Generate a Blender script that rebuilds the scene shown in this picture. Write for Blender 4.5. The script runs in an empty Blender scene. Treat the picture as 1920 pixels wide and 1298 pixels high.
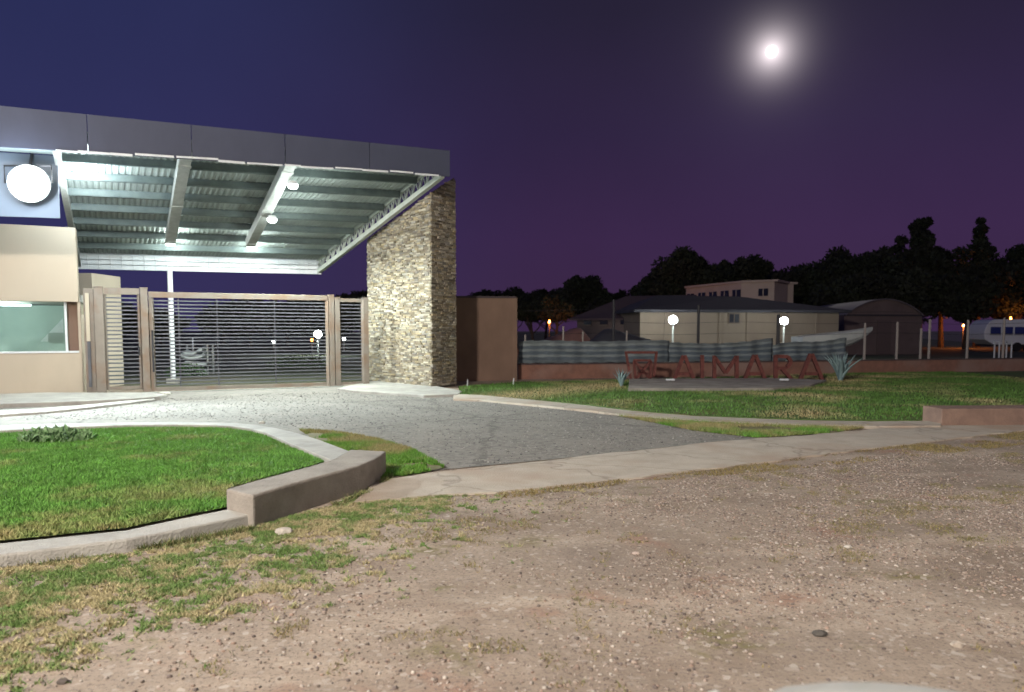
import bpy, bmesh, math, random
import numpy as np
from mathutils import Vector, Matrix
R = math.radians
random.seed(7); rng = np.random.default_rng(11)
sc = bpy.context.scene
col = sc.collection

# ------------------------------------------------------------------ camera
CAM_H, F, PX, PY, PITCH = 1.6, 1387.0, 960.0, 718.0, R(4.0)
cam = bpy.data.cameras.new("camera"); cam_o = bpy.data.objects.new("camera", cam); col.objects.link(cam_o)
cam_o.location = (0, 0, CAM_H); cam_o.rotation_euler = (R(90) - PITCH, 0, 0)
cam.sensor_width = 36; cam.lens = F / 1920 * 36; cam.shift_y = 69 / 1920; cam.clip_end = 20000; cam.clip_start = 0.05
cam.dof.use_dof = True; cam.dof.focus_distance = 7.5; cam.dof.aperture_fstop = 2.0
sc.camera = cam_o
cP, sP = math.cos(PITCH), math.sin(PITCH)
def ray(x, y):
    a = (x - PX) / F; b = -(y - PY) / F
    return Vector((a, cP + b * sP, -sP + b * cP))
def G(x, y, z=0.0):                      # measured photo point -> place on a level surface at height z
    r = ray(x, y); t = (z - CAM_H) / r.z
    return Vector((r.x * t, r.y * t, z))
def D(x, y, d):                          # measured photo point at distance d ahead
    r = ray(x, y); t = d / r.y
    return Vector((r.x * t, d, CAM_H + r.z * t))
def XY(x, d, z=0.0):                     # column x at distance d, height z
    r = ray(x, 621); t = d / r.y
    return Vector((r.x * t, d, z))

# ------------------------------------------------------------------ world: night sky with moon halo
MOON = D(1447, 97, 3000.0); mdir = (MOON - Vector((0, 0, CAM_H))).normalized()
w = bpy.data.worlds.new("World"); sc.world = w; w.use_nodes = True
nt = w.node_tree; N = nt.nodes; L = nt.links; N.clear()
out = N.new('ShaderNodeOutputWorld'); bg = N.new('ShaderNodeBackground'); L.new(bg.outputs[0], out.inputs[0])
tc = N.new('ShaderNodeTexCoord')
nrm = N.new('ShaderNodeVectorMath'); nrm.operation = 'NORMALIZE'; L.new(tc.outputs['Generated'], nrm.inputs[0])
sep = N.new('ShaderNodeSeparateXYZ'); L.new(nrm.outputs[0], sep.inputs[0])
r1 = N.new('ShaderNodeValToRGB'); L.new(sep.outputs['Z'], r1.inputs[0])
e = r1.color_ramp.elements
e[0].position = 0.0; e[0].color = (.043, .020, .062, 1)
e[1].position = 0.6; e[1].color = (.013, .012, .030, 1)
q = e.new(0.12); q.color = (.042, .0195, .068, 1)
q = e.new(0.25); q.color = (.029, .0175, .055, 1)
q = e.new(0.38); q.color = (.019, .0145, .037, 1)
r2 = N.new('ShaderNodeValToRGB'); L.new(sep.outputs['Z'], r2.inputs[0])
e = r2.color_ramp.elements
e[0].position = 0.0; e[0].color = (.034, .031, .105, 1)
e[1].position = 0.5; e[1].color = (.020, .027, .095, 1)
az = N.new('ShaderNodeMapRange'); L.new(sep.outputs['X'], az.inputs['Value'])
az.interpolation_type = 'SMOOTHSTEP'
az.inputs['From Min'].default_value = -0.55; az.inputs['From Max'].default_value = 0.12
mx = N.new('ShaderNodeMix'); mx.data_type = 'RGBA'
L.new(az.outputs[0], mx.inputs[0]); L.new(r2.outputs[0], mx.inputs[6]); L.new(r1.outputs[0], mx.inputs[7])
dt = N.new('ShaderNodeVectorMath'); dt.operation = 'DOT_PRODUCT'; L.new(nrm.outputs[0], dt.inputs[0]); dt.inputs[1].default_value = mdir
def wm(op, a, b=None):
    n = N.new('ShaderNodeMath'); n.operation = op
    for i, v in enumerate((a, b)):
        if v is None: continue
        if isinstance(v, (int, float)): n.inputs[i].default_value = v
        else: L.new(v, n.inputs[i])
    return n.outputs[0]
ang = wm('MULTIPLY', wm('ARCCOSINE', wm('MINIMUM', dt.outputs['Value'], 1.0)), 180 / math.pi)
halo = wm('ADD', wm('MULTIPLY', wm('EXPONENT', wm('MULTIPLY', ang, -1.30)), 1.7),
          wm('MULTIPLY', wm('EXPONENT', wm('MULTIPLY', ang, -0.24)), 0.022))
hc = N.new('ShaderNodeVectorMath'); hc.operation = 'SCALE'; hc.inputs[0].default_value = (1, .88, .90); L.new(halo, hc.inputs['Scale'])
ad = N.new('ShaderNodeVectorMath'); ad.operation = 'ADD'; L.new(mx.outputs[2], ad.inputs[0]); L.new(hc.outputs[0], ad.inputs[1])
# a trace of physical twilight sky under the night colours
sky = N.new('ShaderNodeTexSky'); sky.sky_type = 'NISHITA'; sky.sun_disc = False
sky.sun_elevation = R(-4); sky.sun_rotation = R(19)
sk = N.new('ShaderNodeVectorMath'); sk.operation = 'SCALE'; sk.inputs['Scale'].default_value = 0.01; L.new(sky.outputs[0], sk.inputs[0])
ad2 = N.new('ShaderNodeVectorMath'); ad2.operation = 'ADD'; L.new(ad.outputs[0], ad2.inputs[0]); L.new(sk.outputs[0], ad2.inputs[1])
cn_ = N.new('ShaderNodeTexNoise'); cn_.inputs['Scale'].default_value = 2.2; cn_.inputs['Detail'].default_value = 5; L.new(nrm.outputs[0], cn_.inputs['Vector'])
cm_ = N.new('ShaderNodeMapRange'); cm_.inputs['From Min'].default_value = .3; cm_.inputs['From Max'].default_value = .7; cm_.inputs['To Min'].default_value = .90; cm_.inputs['To Max'].default_value = 1.12; L.new(cn_.outputs[0], cm_.inputs[0])
ad3 = N.new('ShaderNodeVectorMath'); ad3.operation = 'SCALE'; L.new(ad2.outputs[0], ad3.inputs[0]); L.new(cm_.outputs[0], ad3.inputs['Scale'])
L.new(ad3.outputs[0], bg.inputs[0]); bg.inputs[1].default_value = 1.0

# moonlight
sl = bpy.data.lights.new("moonlight", 'SUN'); sl.energy = 0.12; sl.angle = R(0.6); sl.color = (1, .93, .86)
so = bpy.data.objects.new("moonlight", sl); col.objects.link(so); so.location = (10, 10, 30)
so.rotation_euler = (-mdir).to_track_quat('-Z', 'Y').to_euler()

sc.view_settings.view_transform = 'Standard'; sc.view_settings.look = 'None'
sc.view_settings.exposure = 0.0; sc.view_settings.gamma = 1.0
sc.render.engine = 'CYCLES'
try:
    sc.cycles.max_bounces = 5; sc.cycles.sample_clamp_indirect = 4
except Exception: pass

# ------------------------------------------------------------------ helpers
WL = {}
def tag(o, label=None, cat=None, group=None, kind=None):
    if label: o['label'] = label
    if cat: o['category'] = cat
    if group: o['group'] = group
    if kind: o['kind'] = kind
    return o
def thing(name, label, cat, loc=(0, 0, 0), group=None):
    o = bpy.data.objects.new(name, None); col.objects.link(o); o.location = loc; o.empty_display_size = .2
    WL[o] = Vector(loc); tag(o, label, cat, group); return o
class MB:
    def __init__(s): s.v = []; s.f = []; s.c = []
    def add(s, vs, fs, c=None):
        n = len(s.v); s.v += [tuple(p) for p in vs]; s.f += [tuple(i + n for i in f) for f in fs]
        s.c += [c or (1, 1, 1, 1)] * len(vs)
        return s
    def hexa(s, p, c=None):              # 8 corners: bottom 0-3 ccw, top 4-7
        return s.add(p, [(3, 2, 1, 0), (4, 5, 6, 7), (0, 1, 5, 4), (1, 2, 6, 5), (2, 3, 7, 6), (3, 0, 4, 7)], c)
    def box(s, a, b, c=None):
        x0, y0, z0 = a; x1, y1, z1 = b
        return s.hexa([(x0, y0, z0), (x1, y0, z0), (x1, y1, z0), (x0, y1, z0), (x0, y0, z1), (x1, y0, z1), (x1, y1, z1), (x0, y1, z1)], c)
    def wall(s, A, B, z0, z1, t, side=None, c=None):   # upright slab from A to B, thickness t towards +normal (left of A->B)
        A = Vector((A[0], A[1], 0)); B = Vector((B[0], B[1], 0)); d = (B - A).normalized(); n = Vector((-d.y, d.x, 0)) * t
        za, zb = (z1 if isinstance(z1, (tuple, list)) else (z1, z1))
        return s.hexa([(A.x, A.y, z0), (B.x, B.y, z0), (B.x + n.x, B.y + n.y, z0), (A.x + n.x, A.y + n.y, z0),
                       (A.x, A.y, za), (B.x, B.y, zb), (B.x + n.x, B.y + n.y, zb), (A.x + n.x, A.y + n.y, za)], c)
    def bar(s, A, B, w, h, up=Vector((0, 0, 1)), c=None):
        A = Vector(A); B = Vector(B); d = (B - A).normalized(); sd = d.cross(up)
        if sd.length < 1e-4: sd = d.cross(Vector((1, 0, 0)))
        sd.normalize(); u = sd.cross(d).normalized()
        sd = sd * w / 2; u = u * h / 2
        return s.hexa([A - sd - u, B - sd - u, B + sd - u, A + sd - u, A - sd + u, B - sd + u, B + sd + u, A + sd + u], c)
    def tube(s, pts, rad, n=8, c=None):
        pts = [Vector(p) for p in pts]
        rs = rad if isinstance(rad, (list, tuple)) else [rad] * len(pts)
        vs = []; fs = []
        for i, p in enumerate(pts):
            d = (pts[min(i + 1, len(pts) - 1)] - pts[max(i - 1, 0)]).normalized()
            a = d.cross(Vector((0, 0, 1)) if abs(d.z) < .9 else Vector((1, 0, 0))).normalized(); b = d.cross(a)
            for k in range(n):
                t = 2 * math.pi * k / n; vs.append(p + (a * math.cos(t) + b * math.sin(t)) * rs[i])
        for i in range(len(pts) - 1):
            for k in range(n):
                fs.append((i * n + k, i * n + (k + 1) % n, (i + 1) * n + (k + 1) % n, (i + 1) * n + k))
        fs.append(tuple(range(n))[::-1]); fs.append(tuple((len(pts) - 1) * n + k for k in range(n)))
        return s.add(vs, fs, c)
    def prism(s, poly, z0, z1, c=None):
        n = len(poly); b = [(p[0], p[1], z0) for p in poly]; t = [(p[0], p[1], z1) for p in poly]
        return s.add(b + t, [tuple(range(n))[::-1], tuple(range(n, 2 * n))] + [(i, (i + 1) % n, n + (i + 1) % n, n + i) for i in range(n)], c)
    def build(s, name, m, parent=None, smooth=False, bevel=0, loc=None):
        off = WL[parent] if parent is not None else (Vector(loc) if loc is not None else Vector((0, 0, 0)))
        me = bpy.data.meshes.new(name); me.from_pydata([(p[0] - off.x, p[1] - off.y, p[2] - off.z) for p in s.v], [], s.f)
        ca = me.color_attributes.new('tint', 'FLOAT_COLOR', 'POINT')
        ca.data.foreach_set('color', np.array(s.c, dtype=np.float32).ravel())
        bm = bmesh.new(); bm.from_mesh(me); bmesh.ops.recalc_face_normals(bm, faces=bm.faces); bm.to_mesh(me); bm.free()
        me.materials.append(m)
        if smooth: me.polygons.foreach_set('use_smooth', [True] * len(me.polygons))
        o = bpy.data.objects.new(name, me); col.objects.link(o)
        if bevel:
            b = o.modifiers.new('bevel', 'BEVEL'); b.width = bevel; b.segments = 2; b.limit_method = 'ANGLE'
        if parent is not None: o.parent = parent; WL[o] = WL[parent]
        else: o.location = off; WL[o] = off
        return o
def npmesh(name, V, Fc, m, colr=None, parent=None, tri=3):
    off = np.array(WL[parent]) if parent is not None else np.zeros(3)
    me = bpy.data.meshes.new(name); nv = len(V); nf = len(Fc)
    me.vertices.add(nv); me.vertices.foreach_set('co', (V - off).astype(np.float32).ravel())
    me.loops.add(nf * tri); me.loops.foreach_set('vertex_index', Fc.astype(np.int32).ravel())
    me.polygons.add(nf); me.polygons.foreach_set('loop_start', np.arange(0, nf * tri, tri, dtype=np.int32))
    me.polygons.foreach_set('loop_total', np.full(nf, tri, dtype=np.int32))
    if colr is not None:
        ca = me.color_attributes.new('tint', 'FLOAT_COLOR', 'POINT'); ca.data.foreach_set('color', colr.astype(np.float32).ravel())
    me.update(calc_edges=True); me.materials.append(m)
    o = bpy.data.objects.new(name, me); col.objects.link(o)
    if parent is not None: o.parent = parent; WL[o] = WL[parent]
    return o

def mat(name, c, rough=.7, metal=0, c2=None, nscale=3, detail=6, bump=0, bscale=30, tint=False, spec=.4, lo=.35, hi=.65, coat=0, stretch=None, c3=None, n3=.5, crack=0):
    m = bpy.data.materials.new(name); m.use_nodes = True; t = m.node_tree; n = t.nodes; l = t.links
    b = n['Principled BSDF']; b.inputs['Roughness'].default_value = rough; b.inputs['Metallic'].default_value = metal
    b.inputs['Specular IOR Level'].default_value = spec; b.inputs['Coat Weight'].default_value = coat
    geo = n.new('ShaderNodeNewGeometry'); vec = geo.outputs['Position']
    if stretch:
        mp = n.new('ShaderNodeMapping'); mp.inputs['Scale'].default_value = stretch; l.new(vec, mp.inputs[0]); vec = mp.outputs[0]
    cur = None
    if c2:
        nz = n.new('ShaderNodeTexNoise'); nz.inputs['Scale'].default_value = nscale; nz.inputs['Detail'].default_value = detail
        nz.inputs['Roughness'].default_value = .65; l.new(vec, nz.inputs['Vector'])
        mr = n.new('ShaderNodeMapRange'); mr.inputs['From Min'].default_value = lo; mr.inputs['From Max'].default_value = hi; l.new(nz.outputs[0], mr.inputs[0])
        mi = n.new('ShaderNodeMix'); mi.data_type = 'RGBA'; l.new(mr.outputs[0], mi.inputs[0]); mi.inputs[6].default_value = (*c, 1); mi.inputs[7].default_value = (*c2, 1); cur = mi.outputs[2]
    if c3:
        nz = n.new('ShaderNodeTexNoise'); nz.inputs['Scale'].default_value = n3; nz.inputs['Detail'].default_value = 3; l.new(vec, nz.inputs['Vector'])
        mr = n.new('ShaderNodeMapRange'); mr.inputs['From Min'].default_value = .48; mr.inputs['From Max'].default_value = .68; l.new(nz.outputs[0], mr.inputs[0])
        mi = n.new('ShaderNodeMix'); mi.data_type = 'RGBA'; l.new(mr.outputs[0], mi.inputs[0]); l.new(cur, mi.inputs[6]); mi.inputs[7].default_value = (*c3, 1); cur = mi.outputs[2]
    if crack:
        wz = n.new('ShaderNodeTexNoise'); wz.inputs['Scale'].default_value = 3; l.new(geo.outputs['Position'], wz.inputs['Vector'])
        wa = n.new('ShaderNodeVectorMath'); wa.operation = 'MULTIPLY_ADD'; l.new(wz.outputs['Color'], wa.inputs[0]); wa.inputs[1].default_value = (.5, .5, .5); l.new(geo.outputs['Position'], wa.inputs[2])
        vo = n.new('ShaderNodeTexVoronoi'); vo.feature = 'DISTANCE_TO_EDGE'; vo.inputs['Scale'].default_value = crack; l.new(wa.outputs[0], vo.inputs['Vector'])
        mr = n.new('ShaderNodeMapRange'); mr.inputs['From Min'].default_value = .004; mr.inputs['From Max'].default_value = .016; mr.inputs['To Min'].default_value = .74; mr.inputs['To Max'].default_value = 1; l.new(vo.outputs['Distance'], mr.inputs[0])
        mc = n.new('ShaderNodeMix'); mc.data_type = 'RGBA'; mc.blend_type = 'MULTIPLY'; mc.inputs[0].default_value = 1; l.new(cur, mc.inputs[6]); l.new(mr.outputs[0], mc.inputs[7]); cur = mc.outputs[2]
    if tint:
        at = n.new('ShaderNodeAttribute'); at.attribute_name = 'tint'
        mu = n.new('ShaderNodeMix'); mu.data_type = 'RGBA'; mu.blend_type = 'MULTIPLY'; mu.inputs[0].default_value = 1
        if cur: l.new(cur, mu.inputs[6])
        else: mu.inputs[6].default_value = (*c, 1)
        l.new(at.outputs['Color'], mu.inputs[7]); cur = mu.outputs[2]
    if cur: l.new(cur, b.inputs['Base Color'])
    else: b.inputs['Base Color'].default_value = (*c, 1)
    if bump:
        nb = n.new('ShaderNodeTexNoise'); nb.inputs['Scale'].default_value = bscale; nb.inputs['Detail'].default_value = 5; l.new(vec, nb.inputs['Vector'])
        bp = n.new('ShaderNodeBump'); bp.inputs['Strength'].default_value = bump; bp.inputs['Distance'].default_value = .02; l.new(nb.outputs[0], bp.inputs['Height']); l.new(bp.outputs[0], b.inputs['Normal'])
    return m
def emis(name, c, s):
    m = bpy.data.materials.new(name); m.use_nodes = True; b = m.node_tree.nodes['Principled BSDF']
    b.inputs['Base Color'].default_value = (.8, .8, .8, 1); b.inputs['Emission Color'].default_value = (*c, 1); b.inputs['Emission Strength'].default_value = s
    return m
def light(name, loc, power, c, parent, rad=.12, spot=None, aim=None):
    d = bpy.data.lights.new(name, 'SPOT' if spot else 'POINT'); d.energy = power; d.color = c; d.shadow_soft_size = rad
    o = bpy.data.objects.new(name, d); col.objects.link(o); o.parent = parent; o.location = Vector(loc) - WL[parent]
    if spot:
        d.spot_size = spot; d.spot_blend = .6; o.rotation_euler = (Vector(aim) - Vector(loc)).to_track_quat('-Z', 'Y').to_euler()
    return o

M = {}
M['truss'] = mat('truss_paint', (.52, .56, .50), .6, c2=(.40, .44, .40), nscale=5)
M['conc'] = mat('concrete', (.40, .38, .35), .85, c2=(.30, .285, .26), nscale=4, bump=.5, bscale=60, c3=(.46, .44, .40), n3=1.1)
M['conc_dk'] = mat('rendered_concrete', (.35, .315, .275), .9, c2=(.23, .205, .18), nscale=2.6, bump=.6, bscale=40, c3=(.38, .345, .30), n3=1.5)
M['path'] = mat('path_concrete', (.50, .44, .37), .9, c2=(.40, .345, .285), nscale=2.5, bump=.6, bscale=50, c3=(.40, .31, .24), n3=.8, crack=.55)
M['plaster'] = mat('ochre_plaster', (.49, .415, .325), .85, c2=(.445, .375, .295), nscale=.8, bump=.25, bscale=90, stretch=(1.3, 1.3, .7), c3=(.455, .39, .31), n3=.5)
M['brownwall'] = mat('brown_plaster', (.21, .135, .10), .9, c2=(.17, .11, .082), nscale=1.2, bump=.3, bscale=50, stretch=(1.2, 1.2, .7))
M['brick'] = mat('red_brick_wall', (.27, .135, .10), .9, c2=(.20, .105, .08), nscale=5, bump=.5, bscale=25, c3=(.27, .185, .16), n3=.6)
M['steel'] = mat('galvanised_steel', (.55, .57, .55), .45, .55, c2=(.42, .44, .42), nscale=6)
M['sheet'] = mat('corrugated_sheet', (.40, .45, .43), .6, .1, c2=(.30, .34, .33), nscale=2)
M['purlin'] = mat('purlin_steel', (.13, .16, .155), .6, .2, c2=(.09, .115, .115), nscale=3)
M['fascia'] = mat('fascia_panel', (.060, .068, .110), .6, .1, c2=(.052, .059, .096), nscale=1.2, stretch=(1.5, 1.5, .6))  # base colour shifted bluer to carry veiling glare
M['gatepaint'] = mat('taupe_painted_steel', (.27, .235, .20), .5, .1, c2=(.22, .19, .16), nscale=2, c3=(.23, .16, .115), n3=2.2)
M['slat'] = mat('gate_slat', (.15, .155, .175), .5, .2, c2=(.10, .105, .12), nscale=1.5)
M['white'] = mat('white_paint', (.74, .76, .78), .5, c2=(.62, .65, .68), nscale=4)
M['dark'] = mat('dark_metal', (.03, .03, .035), .6)
M['rust'] = mat('rusted_steel', (.20, .065, .055), .85, c2=(.10, .034, .03), nscale=9, bump=.4, bscale=80)
M['wood'] = mat('bark', (.10, .075, .055), .95, c2=(.06, .045, .035), nscale=6, bump=.6, bscale=20)
M['leafdk'] = mat('dark_foliage', (.036, .042, .029), .85, tint=True)
M['agave'] = mat('agave_leaf', (.27, .37, .38), .6, c2=(.20, .30, .31), nscale=8)
M['grass'] = mat('grass_blade', (1, 1, 1), .6, tint=True, spec=.25)
M['lawn'] = mat('lawn_soil', (.07, .13, .03), .95, c2=(.10, .15, .045), nscale=7, c3=(.14, .13, .05), n3=.9, bump=.8, bscale=60)
M['stone'] = mat('stacked_stone', (1, 1, 1), .9, tint=True, bump=.7, bscale=45, c2=(.75, .75, .75), nscale=20)
M['grout'] = mat('dark_grout', (.10, .085, .065), .95)  # one even dark colour for the core behind the stones
M['pebble'] = mat('pebble', (1, 1, 1), .9, tint=True)
M['tile'] = mat('dark_roof', (.05, .048, .06), .7, c2=(.035, .034, .045), nscale=2)
M['house'] = mat('house_plaster', (.24, .195, .15), .9, c2=(.18, .145, .115), nscale=.4, c3=(.19, .15, .12), n3=.3)
M['shed'] = mat('shed_sheet', (.16, .12, .12), .8, c2=(.12, .09, .09), nscale=.6)
M['pane'] = mat('dark_window', (.02, .022, .03), .15, spec=.6)
M['netdk'] = mat('shade_net', (1, 1, 1), .8, tint=True)
M['tarp'] = mat('tarpaulin', (.24, .12, .10), .8, c2=(.17, .09, .08), nscale=1.5)
M['tarpdk'] = mat('dark_tarpaulin', (.05, .05, .06), .8)
M['hull'] = mat('boat_gelcoat', (.58, .62, .60), .4, c2=(.45, .50, .50), nscale=1.5)
M['rubber'] = mat('rubber', (.02, .02, .02), .8)
M['carpaint'] = mat('white_car_paint', (.72, .76, .75), .25, coat=.6)
M['bluewin'] = mat('blue_tinted_glass', (.03, .05, .22), .2, spec=.6)
M['room'] = mat('room_wall', (.42, .47, .44), .9, c2=(.36, .41, .39), nscale=1)
M['led'] = emis('led_diffuser', (.95, 1, .97), 18)
M['flood'] = emis('floodlight_lens', (.86, .95, 1), 60)
M['lampw'] = emis('lamp_globe', (.93, 1, .98), 60)
M['lampo'] = emis('sodium_globe', (1, .32, .06), 12)

# ------------------------------------------------------------------ ground
def dirt_material():
    m = bpy.data.materials.new('dirt_ground'); m.use_nodes = True; t = m.node_tree; n = t.nodes; l = t.links; b = n['Principled BSDF']
    b.inputs['Roughness'].default_value = .95; b.inputs['Specular IOR Level'].default_value = .2
    g = n.new('ShaderNodeNewGeometry')
    def noise(s, d=5, rough=.6, st=None):
        z = n.new('ShaderNodeTexNoise'); z.inputs['Scale'].default_value = s; z.inputs['Detail'].default_value = d; z.inputs['Roughness'].default_value = rough
        if st:
            mp = n.new('ShaderNodeMapping'); mp.inputs['Scale'].default_value = st; mp.inputs['Location'].default_value = (s * 3.1, s, 0); mp.inputs['Rotation'].default_value = (0, 0, R(-22)); l.new(g.outputs['Position'], mp.inputs[0]); l.new(mp.outputs[0], z.inputs['Vector'])
        else: l.new(g.outputs['Position'], z.inputs['Vector'])
        return z.outputs[0]
    def rng_(v, a, b_):
        r = n.new('ShaderNodeMapRange'); r.interpolation_type = 'SMOOTHSTEP'; r.inputs['From Min'].default_value = a; r.inputs['From Max'].default_value = b_; l.new(v, r.inputs[0]); return r.outputs[0]
    def mix(f, a, c):
        x = n.new('ShaderNodeMix'); x.data_type = 'RGBA'; l.new(f, x.inputs[0])
        for i, v in ((6, a), (7, c)):
            if isinstance(v, tuple): x.inputs[i].default_value = (*v, 1)
            else: l.new(v, x.inputs[i])
        return x.outputs[2]
    c = mix(rng_(noise(.7, 6), .35, .65), (.27, .212, .168), (.345, .28, .226))
    c = mix(rng_(noise(.45, 5, .6, (1, 2.6, 1)), .50, .66), c, (.44, .36, .29))     # pale beaten tracks
    c = mix(rng_(noise(.8, 4, .6, (1.3, 1.6, 1)), .58, .72), c, (.32, .20, .15))     # reddish earth
    c = mix(rng_(noise(1.1, 6, .7, (1, 1.5, 1)), .56, .70), c, (.20, .175, .085))     # thin green film
    c = mix(rng_(noise(.28, 5, .65), .52, .70), c, (.235, .19, .16))                   # duller packed zones
    c = mix(rng_(noise(42, 5, .7), .50, .66), c, (.17, .135, .115))                        # grit
    v = n.new('ShaderNodeTexVoronoi'); v.inputs['Scale'].default_value = 34; l.new(g.outputs['Position'], v.inputs['Vector'])
    c = mix(rng_(v.outputs['Color'], .72, .95), c, (.44, .38, .33))
    l.new(c, b.inputs['Base Color'])
    bp = n.new('ShaderNodeBump'); bp.inputs['Strength'].default_value = .45; bp.inputs['Distance'].default_value = .02; l.new(noise(55, 6, .7), bp.inputs['Height'])
    bp2 = n.new('ShaderNodeBump'); bp2.inputs['Strength'].default_value = .35; bp2.inputs['Distance'].default_value = .12; l.new(noise(2.2, 3), bp2.inputs['Height']); l.new(bp.outputs[0], bp2.inputs['Normal'])
    l.new(bp2.outputs[0], b.inputs['Normal'])
    return m
M['dirt'] = dirt_material()
def flat(name, pts, z, m, depth=.0, kind='structure'):
    me = bpy.data.meshes.new(name); bm = bmesh.new()
    vs = [bm.verts.new((p[0], p[1], z)) for p in pts]; f = bm.faces.new(vs)
    if f.normal.z < 0: f.normal_flip()
    f.normal_update()
    if f.normal.z < 0: bmesh.ops.reverse_faces(bm, faces=[f])
    if depth:
        r = bmesh.ops.extrude_face_region(bm, geom=[f]); vv = [x for x in r['geom'] if isinstance(x, bmesh.types.BMVert)]
        bmesh.ops.translate(bm, verts=vv, vec=(0, 0, -depth)); bmesh.ops.recalc_face_normals(bm, faces=bm.faces)
    bmesh.ops.triangulate(bm, faces=[f for f in bm.faces if len(f.verts) > 4])
    bm.to_mesh(me); bm.free(); me.materials.append(m)
    o = bpy.data.objects.new(name, me); col.objects.link(o); WL[o] = Vector((0, 0, 0))
    if kind: o['kind'] = kind
    return o
flat('ground', [(-3000, -200), (3000, -200), (3000, 6000), (-3000, 6000)], 0, M['dirt'])
# club grounds behind the gate and the brick wall (dark grass)
M['field'] = mat('dark_field', (.045, .06, .028), .95, c2=(.08, .085, .045), nscale=.8, c3=(.12, .105, .07), n3=.15, bump=.5, bscale=8)
flat('field', [XY(-600, 19.5), XY(150, 19.9), XY(700, 22.6), XY(975, 25.0), XY(1500, 28.5), XY(2400, 34), (400, 900), (-700, 900)], .004, M['field'])

drive = [G(-500, 815), G(-300, 740), G(0, 746), G(160, 741), G(290, 738), G(690, 722), G(860, 735), G(870, 743), G(1010, 754), G(1100, 762), G(1180, 772), G(1320, 780), G(1500, 797),
         G(1530, 818), G(1320, 832), G(1080, 858), G(830, 882), G(760, 892), G(600, 900), G(480, 880), G(300, 900), G(-100, 900)]
M['asphalt'] = mat('gravelled_asphalt', (.31, .285, .255), .9, c2=(.18, .17, .155), nscale=9, bump=1, bscale=70, c3=(.29, .265, .235), n3=1.1, spec=.25, crack=.22)
flat('driveway', drive, .008, M['asphalt'])

path = [(668, 941), (700, 905), (735, 897), (800, 886), (890, 878), (1080, 857), (1320, 831), (1420, 822), (1530, 815), (1640, 803), (1760, 797), (1960, 795), (2300, 790),
        (2300, 800), (1930, 806), (1780, 823), (1700, 832), (1560, 850), (1440, 866), (1320, 879), (1200, 893), (1050, 910), (930, 922), (800, 928)]
pp = [G(x, y, .02) for x, y in path]
# soften the path's outline with a little wander
def wander(pts, amp, step, seed=3):
    r = random.Random(seed); o = []
    for i, p in enumerate(pts):
        q = pts[(i + 1) % len(pts)]; n = max(1, min(30, int((q - p).length / step)))
        for k in range(n):
            a = p.lerp(q, k / n); o.append(Vector((a.x + r.uniform(-amp, amp), a.y + r.uniform(-amp, amp), 0)))
    return o
flat('path', wander(pp, .045, .22), .02, M['path'], .03)

lawnR = [(862, 741), (1000, 750), (1100, 758), (1180, 768), (1300, 779), (1500, 786), (1770, 788), (2200, 790), (2200, 694), (1600, 699), (1400, 706), (1190, 712), (970, 717), (860, 725)]
LR = [G(x, y, .03) for x, y in lawnR]
flat('lawn', LR, .03, M['lawn'], .03)
vergeR = [G(x, y, .016) for x, y in [(1150, 778), (1300, 789), (1480, 798), (1640, 800), (1560, 812), (1420, 821), (1300, 808)]]
M['verge'] = mat('verge_soil', (.20, .17, .10), .95, c2=(.13, .13, .05), nscale=5, bump=.6, bscale=60)
flat('verge', wander(vergeR, .07, .3), .016, M['verge'])
vergeL = [G(x, y, .016) for x, y in [(560, 806), (640, 812), (700, 822), (770, 842), (838, 878), (760, 892), (735, 893), (715, 900), (700, 880), (640, 850)]]
flat('verge', wander(vergeL, .05, .25, 5), .016, M['verge'])

# island lawn
Kz, Wz = .09, .27
ko = [(-420, 835), (-200, 812), (4, 797), (120, 794), (237, 792), (330, 791), (396, 792), (440, 793), (475, 796), (515, 802), (554, 811), (600, 825), (655, 846)]
ki = [(-420, 852), (-200, 824), (4, 807), (120, 801), (237, 797), (330, 796), (396, 797), (435, 799), (470, 804), (500, 812), (540, 830), (580, 846), (625, 864)]
def ribbon(name, outer, inner, z, z0, label, cat, m, parent=None, bevel=.015):
    b = MB(); o = [G(x, y, z) for x, y in outer]; i = [G(x, y, z) for x, y in inner]; n = len(o)
    vs = []
    for a, c in zip(o, i): vs += [(a.x, a.y, z), (c.x, c.y, z), (a.x, a.y, z0), (c.x, c.y, z0)]
    fs = []
    for k in range(n - 1):
        p = 4 * k; q = p + 4
        fs += [(p, q, q + 1, p + 1), (p + 2, p + 3, q + 3, q + 2), (p, p + 2, q + 2, q), (p + 1, q + 1, q + 3, p + 3)]
    fs += [(0, 1, 3, 2), (4 * n - 4, 4 * n - 2, 4 * n - 1, 4 * n - 3)]
    b.add(vs, fs)
    return tag(b.build(name, m, parent, bevel=bevel), label, cat)
ribbon('kerb', ko, ki, Kz, -.03, 'pale curved concrete kerb along the far side of the green island lawn', 'kerb', M['conc'])
lo_o = [(-300, 1085), (-150, 1062), (4, 1040), (120, 1026), (237, 1011), (340, 992), (420, 975), (474, 963)]
lo_i = [(-300, 1052), (-150, 1036), (4, 1018), (120, 1006), (237, 994), (340, 972), (420, 956), (446, 951)]
ribbon('kerb', lo_o, lo_i, .10, -.03, 'low concrete kerb edging the near side of the island lawn beside dry turf', 'kerb', M['conc'])
w_o = [(474, 929), (530, 912), (594, 894), (640, 882), (673, 873), (700, 862), (715, 854), (724, 846)]
w_i = [(423, 917), (475, 902), (535, 886), (585, 873), (615, 864), (638, 855), (648, 848), (656, 843)]
ribbon('low_wall', w_o, w_i, Wz, -.05, 'raised curved concrete wall at the tip of the island lawn, facing the camera', 'low wall', M['conc_dk'], bevel=.02)
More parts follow.
